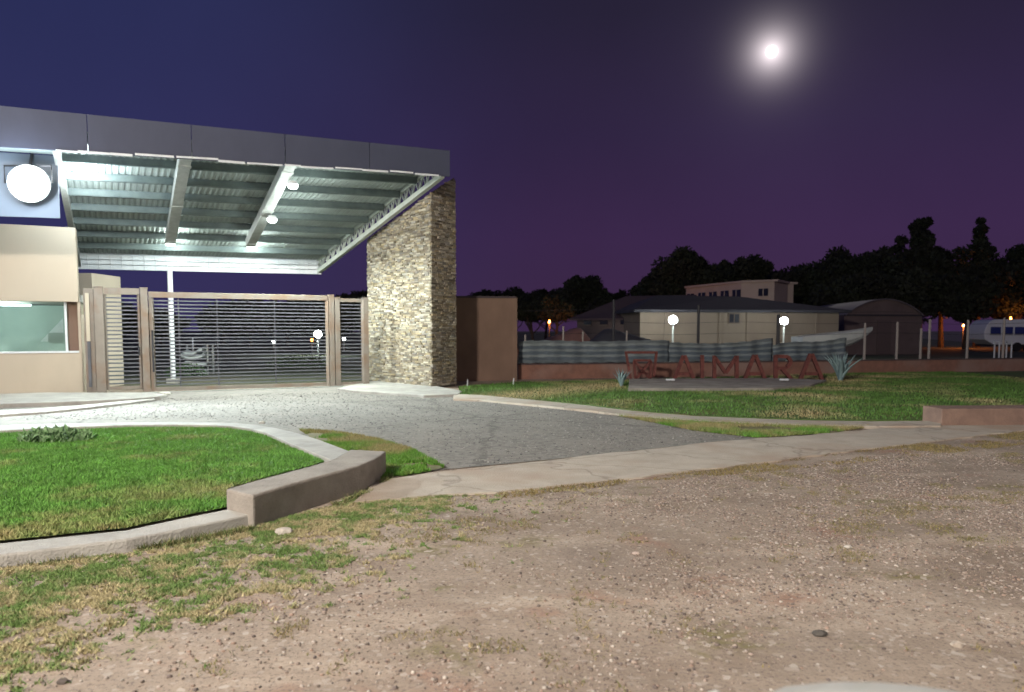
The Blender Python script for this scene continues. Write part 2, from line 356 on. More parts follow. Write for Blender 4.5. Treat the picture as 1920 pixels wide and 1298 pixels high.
isl = [G(x, y, .03) for x, y in ki] + [G(x, y, .03) for x, y in w_i[::-1][2:]] + [G(x, y - 4, .03) for x, y in lo_i[::-1]]
flat('island_lawn', isl, .03, M['lawn'])

# right kerb
kr_o = [(850, 738), (905, 741), (1000, 750), (1100, 760), (1180, 770), (1300, 780), (1500, 788), (1640, 790), (1765, 789)]
kr_i = [(850, 748), (905, 750), (1000, 759), (1100, 769), (1180, 779), (1300, 788), (1500, 796), (1640, 799), (1765, 798)]
ribbon('kerb', kr_o, kr_i, .05, -.03, 'thin worn concrete kerb between the driveway and the lettered lawn', 'kerb', M['path'])
b = MB(); A = G(1765, 800); B = G(2300, 797); b.wall(A, B, 0, .30, .55)
tag(b.build('low_wall', mat('taupe_block', (.27, .18, .14), .9, c2=(.20, .13, .105), nscale=4, bump=.6, bscale=30), bevel=.02), 'short reddish brick block wall at the right end of the path', 'low wall')
# pavement in front of guardhouse and second kerb
b = MB(); pts = [G(-400, 764, .10), G(4, 757, .1), G(150, 752, .1), G(250, 747, .1), G(300, 743, .1), G(312, 740, .1), G(290, 736, .1), G(200, 736, .1), G(-400, 736, .1)]
b.prism(pts, -.02, .10); tag(b.build('pavement', M['conc'], bevel=.015), kind='structure')
ribbon('kerb', [(-400, 784), (4, 769), (80, 766), (170, 758), (240, 751), (285, 746)], [(-400, 790), (4, 777), (80, 772), (170, 763), (240, 755), (292, 748)], .06, -.02,
       'low concrete kerb in front of the guardhouse pavement', 'kerb', M['conc'])
# pad beneath the stone pillar
b = MB(); b.prism([G(632, 728, .07), G(660, 732, .07), G(795, 741, .07), G(858, 739, .07), G(866, 733, .07), G(760, 712, .07), G(690, 715, .07)], -.02, .07)
tag(b.build('paving_slab', M['conc'], bevel=.015), 'broken pale concrete slab at the foot of the stone pillar', 'slab')

# ------------------------------------------------------------------ canopy
gd = Vector((.896, .444, 0)); gn = Vector((-.444, .896, 0))
FR = D(835, 331, 19.8); 
def on_front(x): # point on the canopy's front line seen in column x
    k = (x - PX) / F
    best = None
    for i in range(4000):
        t = i * .005; p = FR - gd * t
        s = p.y * cP - (p.z - CAM_H) * sP
        if p.x / s * F + PX <= x: return t
    return 20
fl_t = on_front(105)
FLd = FR - gd * fl_t; FL = D(105, 283, FLd.y)
BR = D(600, 512, 25.0); BL = D(148, 502, 22.1)
def proj(p):
    v = Vector(p) - Vector((0, 0, CAM_H)); s = v.y * cP - v.z * sP; u = v.y * sP + v.z * cP
    return PX + F * v.x / s, PY - F * u / s
def fr(A, B, x):
    lo, hi = -.5, 1.5
    for _ in range(50):
        m = (lo + hi) / 2
        if proj(A.lerp(B, m))[0] < x: lo = m
        else: hi = m
    return lo
up = (FL - BL).cross(BR - BL)
up = (BR - BL).cross(FL - BL); up = -up if up.z < 0 else up; up.normalize()
up = Vector((0, 0, 1))
def RP(u, v, h=0): return (FL.lerp(FR, u)).lerp(BL.lerp(BR, u), v) + up * h
cn = thing('entrance_canopy', 'large sloping metal canopy with grey fascia over the entrance gate', 'canopy', (FR.x, FR.y, 0))
# fascia
Lf = FL + (FL - FR).normalized() * 3.5
b = MB(); H = .74; n = 6
topR = D(840, 281, 19.7).z - FR.z; topL = .86
for k in range(n):
    a = Lf.lerp(FR, k / n + .0006); c = Lf.lerp(FR, (k + 1) / n - .0006)
    ha = topL + (topR - topL) * k / n; hb = topL + (topR - topL) * (k + 1) / n
    o = Vector((.444, -.896, 0)) * .06; e2 = Vector((.1, .05, 0)) if k == n - 1 else Vector((0, 0, 0))
    b.hexa([a + o, c + o + e2, c + e2, a, a + o + up * ha, c + o + up * hb + e2, c + up * hb + e2, a + up * ha])
b.build('fascia', M['fascia'], cn)
# corrugated roof sheet
b = MB(); nu = 240; vs = []; fs = []
for j in range(2):
    for i in range(nu + 1):
        hh = .44 + (.03 if i % 4 in (0, 1) else 0)
        vs.append(RP(i / nu, j * .99 + .008, hh))
for i in range(nu): fs.append((i, i + 1, nu + 2 + i, nu + 1 + i))
b.add(vs, fs); b.build('roof_sheet', M['sheet'], cn)
# purlins
for k in range(8):
    v = .02 + k * .122
    b = MB(); a = RP(0.005, v, .35); c = RP(.978, v, .35); b.bar(a, c, .06, .16)
    # lower lip
    d_ = (RP(.5, v + .01, 0) - RP(.5, v, 0)).normalized()
    b.bar(a - up * .087 + d_ * .03, c - up * .087 + d_ * .03, .10, .012)
    b.build('purlin', M['purlin'], cn)
# underside ribs between purlins read as short cleats
b = MB()
for i in range(1, 60):
    u = i / 60
    b.bar(RP(u, .01, .425), RP(u, .99, .425), .035, .02)
b.build('roof_rib', M['sheet'], cn)
BEAM = {}
for xf, xb, ye in ((348, 311, 458), (545, 447, 464)):
    A = FL.lerp(FR, fr(FL, FR, xf)); B = BL.lerp(BR, fr(BL, BR, xb)); lo, hi = .5, 1
    for _ in range(40):
        m = (lo + hi) / 2
        if proj(A.lerp(B, m))[1] < ye: lo = m
        else: hi = m
    BEAM[xf] = (A.copy(), B.copy(), lo)
    b = MB(); A = A + up * .12; B = B + up * .12
    B2 = A.lerp(B, lo)
    b.bar(A, B2, .26, .24); 
    for t in (.02, .33, .66): 
        p = A.lerp(B, t + .02); b.bar(p - Vector((0, 0, .125)), A.lerp(B, t + .035) - Vector((0, 0, .125)), .30, .02)
    b.build('beam', M['steel'], cn, bevel=.01)
# lattice trusses on both sides
def truss(A, B, h, n, r=.028):
    b = MB(); b.bar(A, B, .13, .13); b.bar(A + up * h, B + up * h, .09, .09)
    for k in range(n):
        p = A.lerp(B, k / n); q_ = A.lerp(B, (k + .5) / n) + up * h; s_ = A.lerp(B, (k + 1) / n)
        b.bar(p, q_, .04, .03); b.bar(q_, s_, .04, .03); b.bar(p, p + up * h, .03, .03)
    return b
truss(RP(.99, 0.0, .02), RP(.99, 1.0, .02), .40, 20).build('lattice_truss', M['truss'], cn)
truss(RP(0, .0, .05), RP(0, 1.0, .05), .34, 20).build('lattice_truss', M['steel'], cn)
# rear gutter beam
b = MB(); A = BL + Vector((0, -.05, .02)); B = BR + Vector((0, -.05, .02)); A = A - gd * .2; B = B + gd * .05
b.bar(A + up * .26 + gn * .12, B + up * .26 + gn * .12, .02, .62); b.bar(A, B, .10, .13); b.bar(A + up * .15 + gn * .03, B + up * .15 + gn * .03, .12, .12); b.bar(A + up * .31 + gn * .06, B + up * .31 + gn * .06, .14, .15)
b.bar(A + up * .52 + gn * .02, B + up * .52 + gn * .02, .18, .10)
for k in range(24):
    p = A.lerp(B, (k + .5) / 24); b.bar(p - gn * .055 + up * -.05, p - gn * .055 + up * .36, .012, .02)
b.build('gutter_beam', M['white'], cn)
# ragged flashing along the fascia's lower edge
b = MB(); t = 0; r_ = random.Random(4); Lg = (FR - FL).length
while t < Lg - .3:
    wdt = r_.uniform(.25, .9); z = r_.uniform(-.01, .035); a = FL.lerp(FR, t / Lg); c = FL.lerp(FR, min(1, (t + wdt) / Lg))
    o = Vector((.444, -.896, 0)) * (.075 + r_.uniform(0, .01)); b.bar(a + o + up * z, c + o + up * (z + r_.uniform(-.01, .01)), .012, .035 + r_.uniform(0, .02)); t += wdt + r_.choice((0, 0, .05))
b.build('flashing', M['white'], cn)
# soffit strip at the left, plus a panel added to catch floodlight spill
ep = MB(); e0 = Lf + gn * .62 - up * .0; e1 = FL + gn * .62 - gd * .03; ep.hexa([e0 - up * 1.32, e1 - up * 1.32, e1 + gn * .05 - up * 1.32, e0 + gn * .05 - up * 1.32, e0 + up * .02, e1 + up * .02, e1 + gn * .05 + up * .02, e0 + gn * .05 + up * .02])
ep.build('spill_panel', mat('spill_panel_paint', (.16, .19, .24), .8), cn)
b = MB(); b.hexa([Lf + up * .02, FL + up * .02, FL + gn * .5 + up * .02, Lf + gn * .5 + up * .02, Lf + up * .05, FL + up * .05, FL + gn * .5 + up * .05, Lf + gn * .5 + up * .05]); b.build('soffit', M['sheet'], cn)

# canopy lamps
def canopy_lamp(x, y, d, label, power):
    p = D(x, y, d); t = thing('ceiling_lamp', label, 'lamp', p, 'round lamps under the canopy')
    b = MB(); b.tube([p + Vector((0, 0, .10)), p + Vector((0, 0, .04)), p + Vector((0, 0, .02))], [.10, .13, .14], 20); b.build('housing', M['white'], t)
    b = MB(); b.tube([p + Vector((0, 0, .018)), p - Vector((0, 0, .03)), p - Vector((0, 0, .07)), p - Vector((0, 0, .09))], [.115, .12, .09, .03], 20); b.build('diffuser', M['led'], t, smooth=True)
    light('lamp_light', p - Vector((0, 0, .24)), power, (.88, 1, .95), t, .1, R(165), p - Vector((0, 0, 3)))
    light('lamp_spill', p + Vector((.45, 0, -.35)), power * .045, (.88, 1, .95), t, .1)
fb = fr(FL, FR, 545); bb = fr(BL, BR, 470); A = FL.lerp(FR, fb); B = BL.lerp(BR, bb)
def depth_at(A, B, y):
    lo, hi = 0, 1
    for _ in range(40):
        m = (lo + hi) / 2
        if proj(A.lerp(B, m))[1] < y: lo = m
        else: hi = m
    return A.lerp(B, lo).y
CL = 1350
A, B, _l = BEAM[545]
canopy_lamp(549, 348, depth_at(A, B, 344) - .1, 'bright round lamp near the front end of the right hand canopy beam', CL)
canopy_lamp(510, 412, depth_at(A, B, 408) - .1, 'bright round lamp halfway along the right hand canopy beam', CL)
b2 = []
def rear_lamp(x, y, d, label):
    p = D(x, y, d); t = thing('bulkhead_lamp', label, 'lamp', p, 'small lamps on the rear canopy beam')
    MB().box(p + Vector((-.14, .03, -.03)), p + Vector((.14, .10, .05))).build('housing', M['white'], t, bevel=.01)
    MB().box(p + Vector((-.12, -.01, -.02)), p + Vector((.12, .029, .04))).build('diffuser', M['led'], t, bevel=.008)
    light('lamp_light', p + Vector((0, .28, -.02)), 120, (.88, 1, .95), t, .08)
rear_lamp(319, 459, BEAM[348][0].lerp(BEAM[348][1], BEAM[348][2]).y + .1, 'small bright lamp at the rear end of the left hand canopy beam')
rear_lamp(471, 464, BEAM[545][0].lerp(BEAM[545][1], BEAM[545][2]).y + .1, 'small bright lamp at the rear end of the right hand canopy beam')

# floodlight
fp = D(55, 345, 15.9); t = thing('floodlight', 'glaring white floodlight under the canopy corner above the guardhouse', 'floodlight', fp)
aim = Vector((-1.5, 7.0, 0)); dv = (aim - fp).normalized()
b = MB(); b.tube([fp - dv * .22, fp - dv * .12, fp], [.16, .34, .40], 28); b.build('housing', M['steel'], t)
b = MB(); b.tube([fp + dv * .002, fp + dv * .05, fp + dv * .09], [.37, .33, .18], 28); b.build('lens', M['flood'], t, smooth=True)
b = MB(); b.tube([fp - dv * .08 + Vector((0, 0, .1)), D(60, 288, 16.2)], .03); b.tube([fp - dv * .08 + Vector((-.5, 0, 0)), fp - dv * .08 + Vector((-.5, 0, .36)), fp - dv * .08 + Vector((.5, 0, .36)), fp - dv * .08 + Vector((.5, 0, 0))], .018); b.build('bracket', M['dark'], t)
light('flood_light', fp + dv * .3 + Vector((.15, 0, 0)), 4000, (.80, .97, 1), t, .3, R(130), G(380, 860))
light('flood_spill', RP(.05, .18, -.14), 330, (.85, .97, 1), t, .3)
light('flood_glow_fill', fp + Vector((.15, -.75, -.1)), 170, (.75, .9, 1), t, .3)  # extra light added ahead of the lens so the panel behind glows

# rear columns
def rear_col(x, d, r, lab, ytop=None, base=.12):
    p = XY(x, d, 0); t = thing('canopy_column', lab, 'column', p)
    z1 = BL.lerp(BR, fr(BL, BR, x)).z if ytop is None else D(x, ytop, d).z
    b = MB(); b.tube([(p.x, p.y, 0), (p.x, p.y, z1)], r, 14); b.build('shaft', M['white'], t, smooth=False)
    b = MB(); b.box((p.x - r * 2, p.y - r * 2, 0), (p.x + r * 2, p.y + r * 2, .14)); b.build('base', M['conc'], t)
rear_col(322, 22.75, .075, 'slim white column holding the rear of the canopy behind the gate')

# ------------------------------------------------------------------ stone pillar
PA = XY(692, 23.2); PB = XY(809, 20.5); PC = XY(853, 21.5)
PDk = PA + (PC - PB)
zA = D(690, 448, 23.2).z; zB = D(808, 362, 20.5).z; zC = D(845, 333, 21.5).z; zD = zA
pl = thing('stone_pillar', 'tall stacked stone pillar wall holding the right end of the canopy', 'pillar', (PB.x, PB.y, 0))
b = MB(); b.add([(PA.x, PA.y, 0), (PB.x, PB.y, 0), (PC.x, PC.y, 0), (PDk.x, PDk.y, 0), (PA.x, PA.y, zA), (PB.x, PB.y, zB), (PC.x, PC.y, zC), (PDk.x, PDk.y, zD)],
               [(3, 2, 1, 0), (4, 5, 6, 7), (0, 1, 5, 4), (1, 2, 6, 5), (2, 3, 7, 6), (3, 0, 4, 7)]); b.build('core', M['grout'], pl)
pal = [(.55, .47, .34), (.62, .55, .42), (.48, .40, .28), (.40, .33, .24), (.66, .60, .48), (.36, .31, .25), (.53, .43, .27), (.30, .25, .19), (.58, .52, .42), (.45, .42, .37)]
def stones(P, Q, zp, zq, seed, nm, dark=1.0):
    r = random.Random(seed); b = MB(); d = (Q - P); Ln = d.length; d.normalize(); n = Vector((d.y, -d.x, 0)); z = .06
    while z < max(zp, zq):
        h = r.uniform(.03, .062); t = -.02
        while t < Ln:
            wd = r.uniform(.07, .27); t1 = min(t + wd, Ln + .02); lim = zp + (zq - zp) * min(1, max(0, (t + t1) / 2 / Ln))
            if z + h < lim:
                o = r.uniform(.012, .05); a = P + d * (t + .004); c = P + d * (t1 - .004); g = .004
                cc = r.choice(pal); k = r.uniform(.45, 1.08) * dark
                b.hexa([a - n * .01 + Vector((0, 0, z + g)), c - n * .01 + Vector((0, 0, z + g)), c + n * o + Vector((0, 0, z + g)), a + n * o + Vector((0, 0, z + g)),
                        a - n * .01 + Vector((0, 0, z + h - g)), c - n * .01 + Vector((0, 0, z + h - g)), c + n * o + Vector((0, 0, z + h - g)), a + n * o + Vector((0, 0, z + h - g))], (cc[0] * k, cc[1] * k, cc[2] * k, 1))
            t = t1
        z += h
    b.build('stone_cladding', M['stone'], pl)
stones(PA, PB, zA, zB, 1, 'a'); stones(PB, PC, zB, zC, 2, 'b'); stones(PC, PDk, zC, zD, 3, 'c')

# ------------------------------------------------------------------ gate line
g0 = G(290, 737); 
def GL(x, off=0):                          # point on the gate line seen in column x
    lo, hi = -6, 14
    for _ in range(50):
        m = (lo + hi) / 2; p = g0 + gd * m
        if proj((p.x, p.y, 1.6))[0] < x: lo = m
        else: hi = m
    return g0 + gd * lo + gn * off
ztop = D(450, 551, GL(450).y).z
def slats(x0, x1, z0, z1, n, parent, nm='slat_panel', wob=0):
    b = MB(); A = GL(x0); B = GL(x1); r = random.Random(int(x0))
    for k in range(n):
        z = z0 + (z1 - z0) * (k + .5) / n
        s = r.uniform(-.012, .012)
        b.bar((A.x, A.y, z + s), (B.x, B.y, z - s * .5), .03, .034)
    b.build(nm, M['slat'], parent)
def post(x0, x1, z1, lab, m=None, dep=.16):
    A = GL(x0); B = GL(x1); t = thing('gate_post', lab, 'gate post', A, 'posts of the entrance gates')
    b = MB(); b.wall(A - gn * dep / 2, B - gn * dep / 2, 0, z1, dep); b.build('shaft', m or M['gatepaint'], t, bevel=.008)
    b = MB(); b.wall(A - gn * (dep / 2 + .01) - gd * .01, B - gn * (dep / 2 + .01) + gd * .01, z1 + .001, z1 + .025, dep + .02); b.build('cap', m or M['gatepaint'], t)
    return t
post(178, 196, ztop + .08, 'taupe gate post between the guardhouse and the pedestrian gate')
post(265, 279, ztop + .08, 'taupe gate post on the latch side of the pedestrian gate')
post(617, 626, ztop, 'taupe gate post at the right end of the wide sliding gate')
post(627.5, 637, ztop - .06, 'taupe gate post on the left of the narrow fixed slat panel')
post(680, 690, ztop - .06, 'taupe gate post against the stone pillar')
# pedestrian gate
t = thing('pedestrian_gate', 'narrow slatted pedestrian gate beside the guardhouse', 'gate', GL(196))
b = MB(); A = GL(197); B = GL(264)
b.bar((A.x, A.y, ztop + .0), (B.x, B.y, ztop + .0), .10, .16); b.bar((A.x, A.y, .16), (B.x, B.y, .16), .05, .08)
for x in (198.5, 262): p = GL(x); b.bar((p.x, p.y, .12), (p.x, p.y, ztop - .08), .05, .06)
b.build('frame', M['gatepaint'], t); slats(199, 262, .22, ztop - .12, 22, t)
b = MB(); p = GL(259, -.08); b.tube([p + Vector((0, 0, 1.0)), p + Vector((0, 0, 1.22))], .018); b.build('handle', M['dark'], t)
# sliding gate
t = thing('sliding_gate', 'wide slatted sliding gate under the canopy closing the driveway', 'gate', GL(450))
b = MB(); A = GL(280.5, .0); B = GL(615)
b.bar((A.x, A.y, ztop - .07), (B.x, B.y, ztop - .07), .10, .15); b.bar((A.x, A.y, .10), (B.x, B.y, .10), .08, .09)
for x in (285, 614): p = GL(x); b.bar((p.x, p.y, .05), (p.x, p.y, ztop - .15), .10, .09)
b.build('frame', M['gatepaint'], t, bevel=.006)
b = MB()
for x in (336, 408, 516): p = GL(x, .04); MB().bar((p.x, p.y, .12), (p.x, p.y, ztop - .15), .025, .03).build('stiffener', M['slat'], t)
slats(290, 613, .16, ztop - .17, 24, t)
b = MB(); p = GL(283.5, -.09); b.wall(p, p + gd * .05, .55, 1.62, .03); b.build('handle', M['dark'], t)
b = MB(); A = GL(262, -.12); B = GL(640, -.12); b.bar((A.x, A.y, .022), (B.x, B.y, .022), .05, .03); b.build('track', M['steel'], t)
t = thing('fixed_gate_panel', 'narrow fixed slat panel between the sliding gate and the stone pillar', 'gate panel', GL(638))
b = MB(); A = GL(638); B = GL(679); b.bar((A.x, A.y, ztop - .12), (B.x, B.y, ztop - .12), .08, .10); b.bar((A.x, A.y, .10), (B.x, B.y, .10), .06, .07); b.bar((GL(679.2)).to_tuple()[:2] + (.1,), (GL(679.2)).to_tuple()[:2] + (ztop - .12,), .05, .06); b.build('frame', M['gatepaint'], t)
slats(638.5, 679, .15, ztop - .2, 22, t)

# ------------------------------------------------------------------ guardhouse
P0 = G(157, 741); 
gh = thing('guardhouse', 'ochre plastered guardhouse with a wide front window left of the gate', 'guardhouse', P0)
Pf = P0 - gd * 6.0
zs = D(100, 662, 18.3).z; zw = D(100, 566, 18.3).z; zt = D(100, 425, 18.2).z
b = MB(); b.wall(Pf, P0, 0, zs, .22); b.build('wall', M['plaster'], gh, bevel=.01)                       # under the window
Q0 = P0 - gn * .06 - gd * .03; Qf = Pf - gn * .06
b = MB(); b.wall(Qf, Q0, zw, zt, .4); b.build('wall', M['plaster'], gh, bevel=.01)                        # parapet above
b = MB(); b.wall(P0 - gd * .06, P0, zs + .001, zw - .001, .4); b.build('wall', M['plaster'], gh)           # fin
b = MB(); S0 = P0 - gd * .061 + gn * .2; b.wall(S0 - gd * .24, S0, zs + .001, zw - .001, .2); b.build('wall', M['brownwall'], gh)
# side, rear walls, floor and roof slab
b = MB(); b.wall(P0 + gn * .41, P0 + gn * 3.4, .0, zw - .3, .2); b.build('wall', M['plaster'], gh)
b = MB(); b.wall(Pf + gn * 3.2, P0 + gn * 3.2 - gd * .21, .0, zw, .2); b.build('wall', M['room'], gh)
b = MB(); c0 = Pf + gn * .42; c1 = P0 + gn * .42 - gd * .21; c2_ = P0 + gn * 3.19 - gd * .21; c3_ = Pf + gn * 3.19
b.prism([c0, c1, c2_, c3_], .06, .12); b.build('floor', M['conc'], gh)
b = MB(); b.prism([c0, P0 + gn * .42 + gd*.0, P0 + gn * 3.4 + gd*.0, Pf + gn * 3.4], zw + .02, zw + .2); b.build('roof', M['conc'], gh)
wn = MB(); W0 = P0 - gd * .305 + gn * .10
wn.wall(Pf - gn * .015, P0 - gd * .062 - gn * .015, zs + .002, zs + .045, .2); 
wo = wn.build('window', M['white'], gh)
b = MB(); 
for k in (0, 1.9, 3.8): MB().wall(W0 - gd * (k + .05), W0 - gd * k, zs + .046, zw - .002, .06).build('frame', M['white'], wo)
gm = bpy.data.materials.new('window_glass'); gm.use_nodes = True; nt2 = gm.node_tree; nn = nt2.nodes; nn.clear()
o_ = nn.new('ShaderNodeOutputMaterial'); mxs = nn.new('ShaderNodeMixShader'); tr = nn.new('ShaderNodeBsdfTransparent'); gl = nn.new('ShaderNodeBsdfGlossy'); fz = nn.new('ShaderNodeFresnel')
tr.inputs[0].default_value = (.82, .88, .87, 1); gl.inputs['Roughness'].default_value = .02; fz.inputs[0].default_value = 1.5
nt2.links.new(fz.outputs[0], mxs.inputs[0]); nt2.links.new(tr.outputs[0], mxs.inputs[1]); nt2.links.new(gl.outputs[0], mxs.inputs[2]); nt2.links.new(mxs.outputs[0], o_.inputs[0])
b = MB(); b.wall(W0 - gd * 5.6 + gn * .02, W0 - gd * .05 + gn * .02, zs + .046, zw - .002, .008); b.build('pane', gm, wo)
# things inside: papers on the glass, dark locker, tube added as fill light
t = thing('notice_sheets', 'pale papers stuck inside the right end of the guardhouse window', 'papers', W0)
b = MB(); Z = Vector((0, 0, 1)); q0 = W0 + gn * .10 - gd * .09
b.add([q0 - gd * .50 + Z * (zs + .28), q0 + Z * (zs + .28), q0 + Z * (zs + .86)], [(0, 1, 2)]); b.add([q0 - gd * .50 + Z * (zs + .28) + gn * .004, q0 + Z * (zs + .28) + gn * .004, q0 + Z * (zs + .86) + gn * .004], [(0, 1, 2)])
b.build('sheet', M['white'], t)
MB().wall(q0 - gd * .33 - gn * .012, q0 - gn * .012, zs + .24, zs + .50, .003).build('sheet', M['room'], t)
t = thing('filing_cabinet', 'dark tall cabinet inside the guardhouse at the left picture edge', 'cabinet', W0 - gd * 1.9 + gn)
MB().wall(W0 - gd * 2.2 + gn * .5, W0 - gd * 1.62 + gn * .5, .12, zw - .1, .5).build('body', mat('navy_cabinet', (.03, .05, .11), .5), t, bevel=.01)
t = thing('fill_tube', 'fluorescent tube added out of view to brighten the guardhouse room', 'lamp', W0 - gd * 1.5 + gn * 1.4 + Z * (zw - .05))  # unseen lamp added to lift the room behind the glass
MB().bar(WL[t] - gd * .6, WL[t] + gd * .6, .06, .05).build('tube', emis('fill_tube_glow', (.9, 1, .95), 6), t)
light('fill_tube_light', WL[t] - Z * .12, 130, (.8, 1, .92), t, .1)
t = thing('wall_notice', 'small dark notice board on the rear wall inside the guardhouse', 'notice', W0 - gd * 1.2 + gn * 3.1)
pp0 = P0 + gn * 3.15 - gd * 3.9
MB().wall(pp0, pp0 + gd * .4, 2.05, 2.18, .03).build('board', M['tarpdk'], t)
MB().wall(pp0 - gd * .4 , pp0 + gd * 1.2, 1.55, 1.95, .03).build('board', mat('faded_board', (.22, .31, .28), .8), t)

# panel between house and gate, with intercom strip
t = thing('gate_wall_panel', 'taupe panel wall joining guardhouse to gate with a pale metal strip', 'wall', P0)
A = GL(158, .06); B = GL(177, .06)
MB().wall(A, B, 0, ztop + .05, .14).build('panel', M['gatepaint'], t, bevel=.006)
a1 = GL(161.5, .02); b1 = GL(169, .02)
MB().wall(a1, b1, 1.35, ztop - .06, .035).build('strip', mat('cream_metal', (.60, .54, .42), .5), t, bevel=.004)
MB().wall(GL(162.5, .02), GL(168.5, .02), .2, 1.34, .035).build('grille', M['slat'], t, bevel=.004)
t = thing('rear_building', 'ochre lintel block of a small building rising behind the guardhouse corner', 'building', P0 + gn * 4)
A = D(140, 545, 20.5); B = D(173, 545, 20.5); zz = D(160, 512, 20.5).z
b = MB(); b.wall(A, B, 0, zz, 1.5); b.build('wall', M['plaster'], t, bevel=.01)

# ------------------------------------------------------------------ walls to the right
t = thing('boundary_wall', 'tall brown rendered wall standing right of the stone pillar', 'wall', XY(900, 24))
A = XY(842, 23.6); B = XY(968, 24.0); zz = D(900, 559, 23.8).z
MB().wall(A, B, 0, zz, .25).build('wall', M['brownwall'], t)
MB().wall(A - Vector((.02, .03, 0)), B - Vector((0, .03, 0)), zz + .001, zz + .06, .31).build('coping', mat('dark_coping', (.06, .045, .05), .8), t)
MB().wall(B - Vector((.12, .035, 0)), B + Vector((.03, -.035, 0)), 0, zz - .001, .32).build('pilaster', M['brownwall'], t)
BW = [XY(972, 24.5), XY(1190, 25.3), XY(1600, 27.6), XY(2300, 33)]
def BWp(x, off=0, z=0):
    for i in range(3):
        a, c = BW[i], BW[i + 1]
        xa, xc = proj((a.x, a.y, 1.6))[0], proj((c.x, c.y, 1.6))[0]
        if x <= xc or i == 2:
            k = (x - xa) / (xc - xa); p = a.lerp(c, k); # good enough over short runs
            lo, hi = -.2, 1.2
            for _ in range(40):
                m = (lo + hi) / 2; pp_ = a.lerp(c, m)
                if proj((pp_.x, pp_.y, 1.6))[0] < x: lo = m
                else: hi = m
            p = a.lerp(c, lo); d = (c - a).normalized(); return Vector((p.x - d.y * off, p.y + d.x * off, z))
b = MB()
for i in range(3):
    b.wall(BW[i], BW[i + 1], 0, .48, .2)
tag(b.build('brick_wall', M['brick']), 'long low red brick wall behind the lettered lawn', 'wall')
MB_ = MB()
for i in range(3): MB_.wall(BW[i] - Vector((0, .02, 0)), BW[i + 1] - Vector((0, .02, 0)), .481, .52, .24)
o = MB_.build('coping', mat('wall_coping', (.09, .06, .06), .9)); o.parent = bpy.data.objects['brick_wall']

# shade net along the wall: striped, sagging
def net(x0, x1, top_fn, bot_fn, off, label, d0=None, n=60, seed=1):
    r = random.Random(seed); rows = 28; b = MB(); vs = []; fs = []; cs = []
    stripe = [(.12, .145, .16), (.09, .115, .14), (.19, .225, .235), (.085, .11, .135), (.18, .215, .225), (.095, .12, .145), (.21, .245, .25), (.13, .155, .165)]
    for i in range(n + 1):
        x = x0 + (x1 - x0) * i / n; p = BWp(x, off + .04 * math.sin(i * .9 + seed) + .03 * math.sin(i * .37))
        zt_, zb_ = top_fn(i / n), bot_fn(i / n)
        for j in range(rows + 1):
            k = j / rows; vs.append((p.x, p.y + .03 * math.sin(k * 9 + i * .3), zb_ + (zt_ - zb_) * k + .012 * math.sin(i * 1.3 + j)))
            s = stripe[int(k * 7.999)]; q_ = r.uniform(.85, 1.15); cs.append((s[0] * q_, s[1] * q_, s[2] * q_, 1))
    for i in range(n):
        for j in range(rows): a = i * (rows + 1) + j; fs.append((a, a + rows + 1, a + rows + 2, a + 1))
    b.v = vs; b.f = fs; b.c = cs
    o = b.build('shade_net', M['netdk'], smooth=True)
    s = o.modifiers.new('thick', 'SOLIDIFY'); s.thickness = .008
    tag(o, label, 'net', 'striped shade nets along the fence'); return o
net(974, 1258, lambda k: 1.27 + .02 * math.sin(k * 9), lambda k: .53, .10, 'striped blue grey shade net left of the first fence lamp', n=50)
net(1256, 1455, lambda k: 1.22 - .12 * math.sin(k * 3.1) + .14 * k, lambda k: .53, .14, 'sagging green grey shade net between the two fence lamps', n=40, seed=2)
net(1453, 1588, lambda k: 1.10 + .24 * k + .04 * math.sin(k * 7), lambda k: .53, .10, 'rising green grey shade net right of the second fence lamp', n=30, seed=3)
# tall dark posts of the wire fence
def fpost(x, ytop, lab, m, r=.045, off=.25, cap=False, grp='posts of the boundary fence'):
    p = BWp(x, off); z1 = D(x, ytop, p.y).z
    b = MB(); b.tube([(p.x, p.y, 0), (p.x, p.y, z1 * .6), (p.x, p.y, z1)], [r, r * .95, r * .9], 8)
    return tag(b.build('fence_post', m, loc=(p.x, p.y, 0)) if False else b.build('fence_post', m), lab, 'fence post', grp)
fpost(1155, 562, 'tall dark fence post behind the left end of the rusty logo frame', M['dark'])
fpost(1316, 572, 'tall dark fence post midway between the two fence lamps', M['dark'], .055)
fpost(1467, 590, 'dark fence post directly below the second fence lamp', M['dark'], .07)
cp = mat('concrete_post', (.30, .27, .25), .85)
for x, yt, l in ((988, 628, 'short pale concrete post nearest the tall brown wall'), (1060, 612, 'short pale post above the shade net near the reddish tarp'), (1097, 622, 'short pale post at the right of the reddish tarp'),
                 (1180, 620, 'short pale post just right of the first tall dark post'), (1631, 606, 'pale concrete post just right of the white boat bow'),
                 (1692, 604, 'pale concrete post before the middle of the arched shed'), (1737, 616, 'shorter pale post left of the leaning headed post'), (1753, 599, 'pale concrete post before the right end of the arched shed'),
                 (1825, 600, 'pale concrete post in front of the orange lit trees'), (1893, 596, 'pale concrete post in front of the white caravan')):
    fpost(x, yt, l, cp, .05 if x > 1600 else .035)
# fence wires
b = MB()
for h in (1.5, 1.9, 2.3):
    pts = [BWp(x, .25, h + .03 * math.sin(x)) for x in range(985, 2000, 45)]; b.tube(pts, .006, 4)
tag(b.build('fence_wire', M['dark']), 'thin dark wires strung along the boundary fence posts', 'wire')

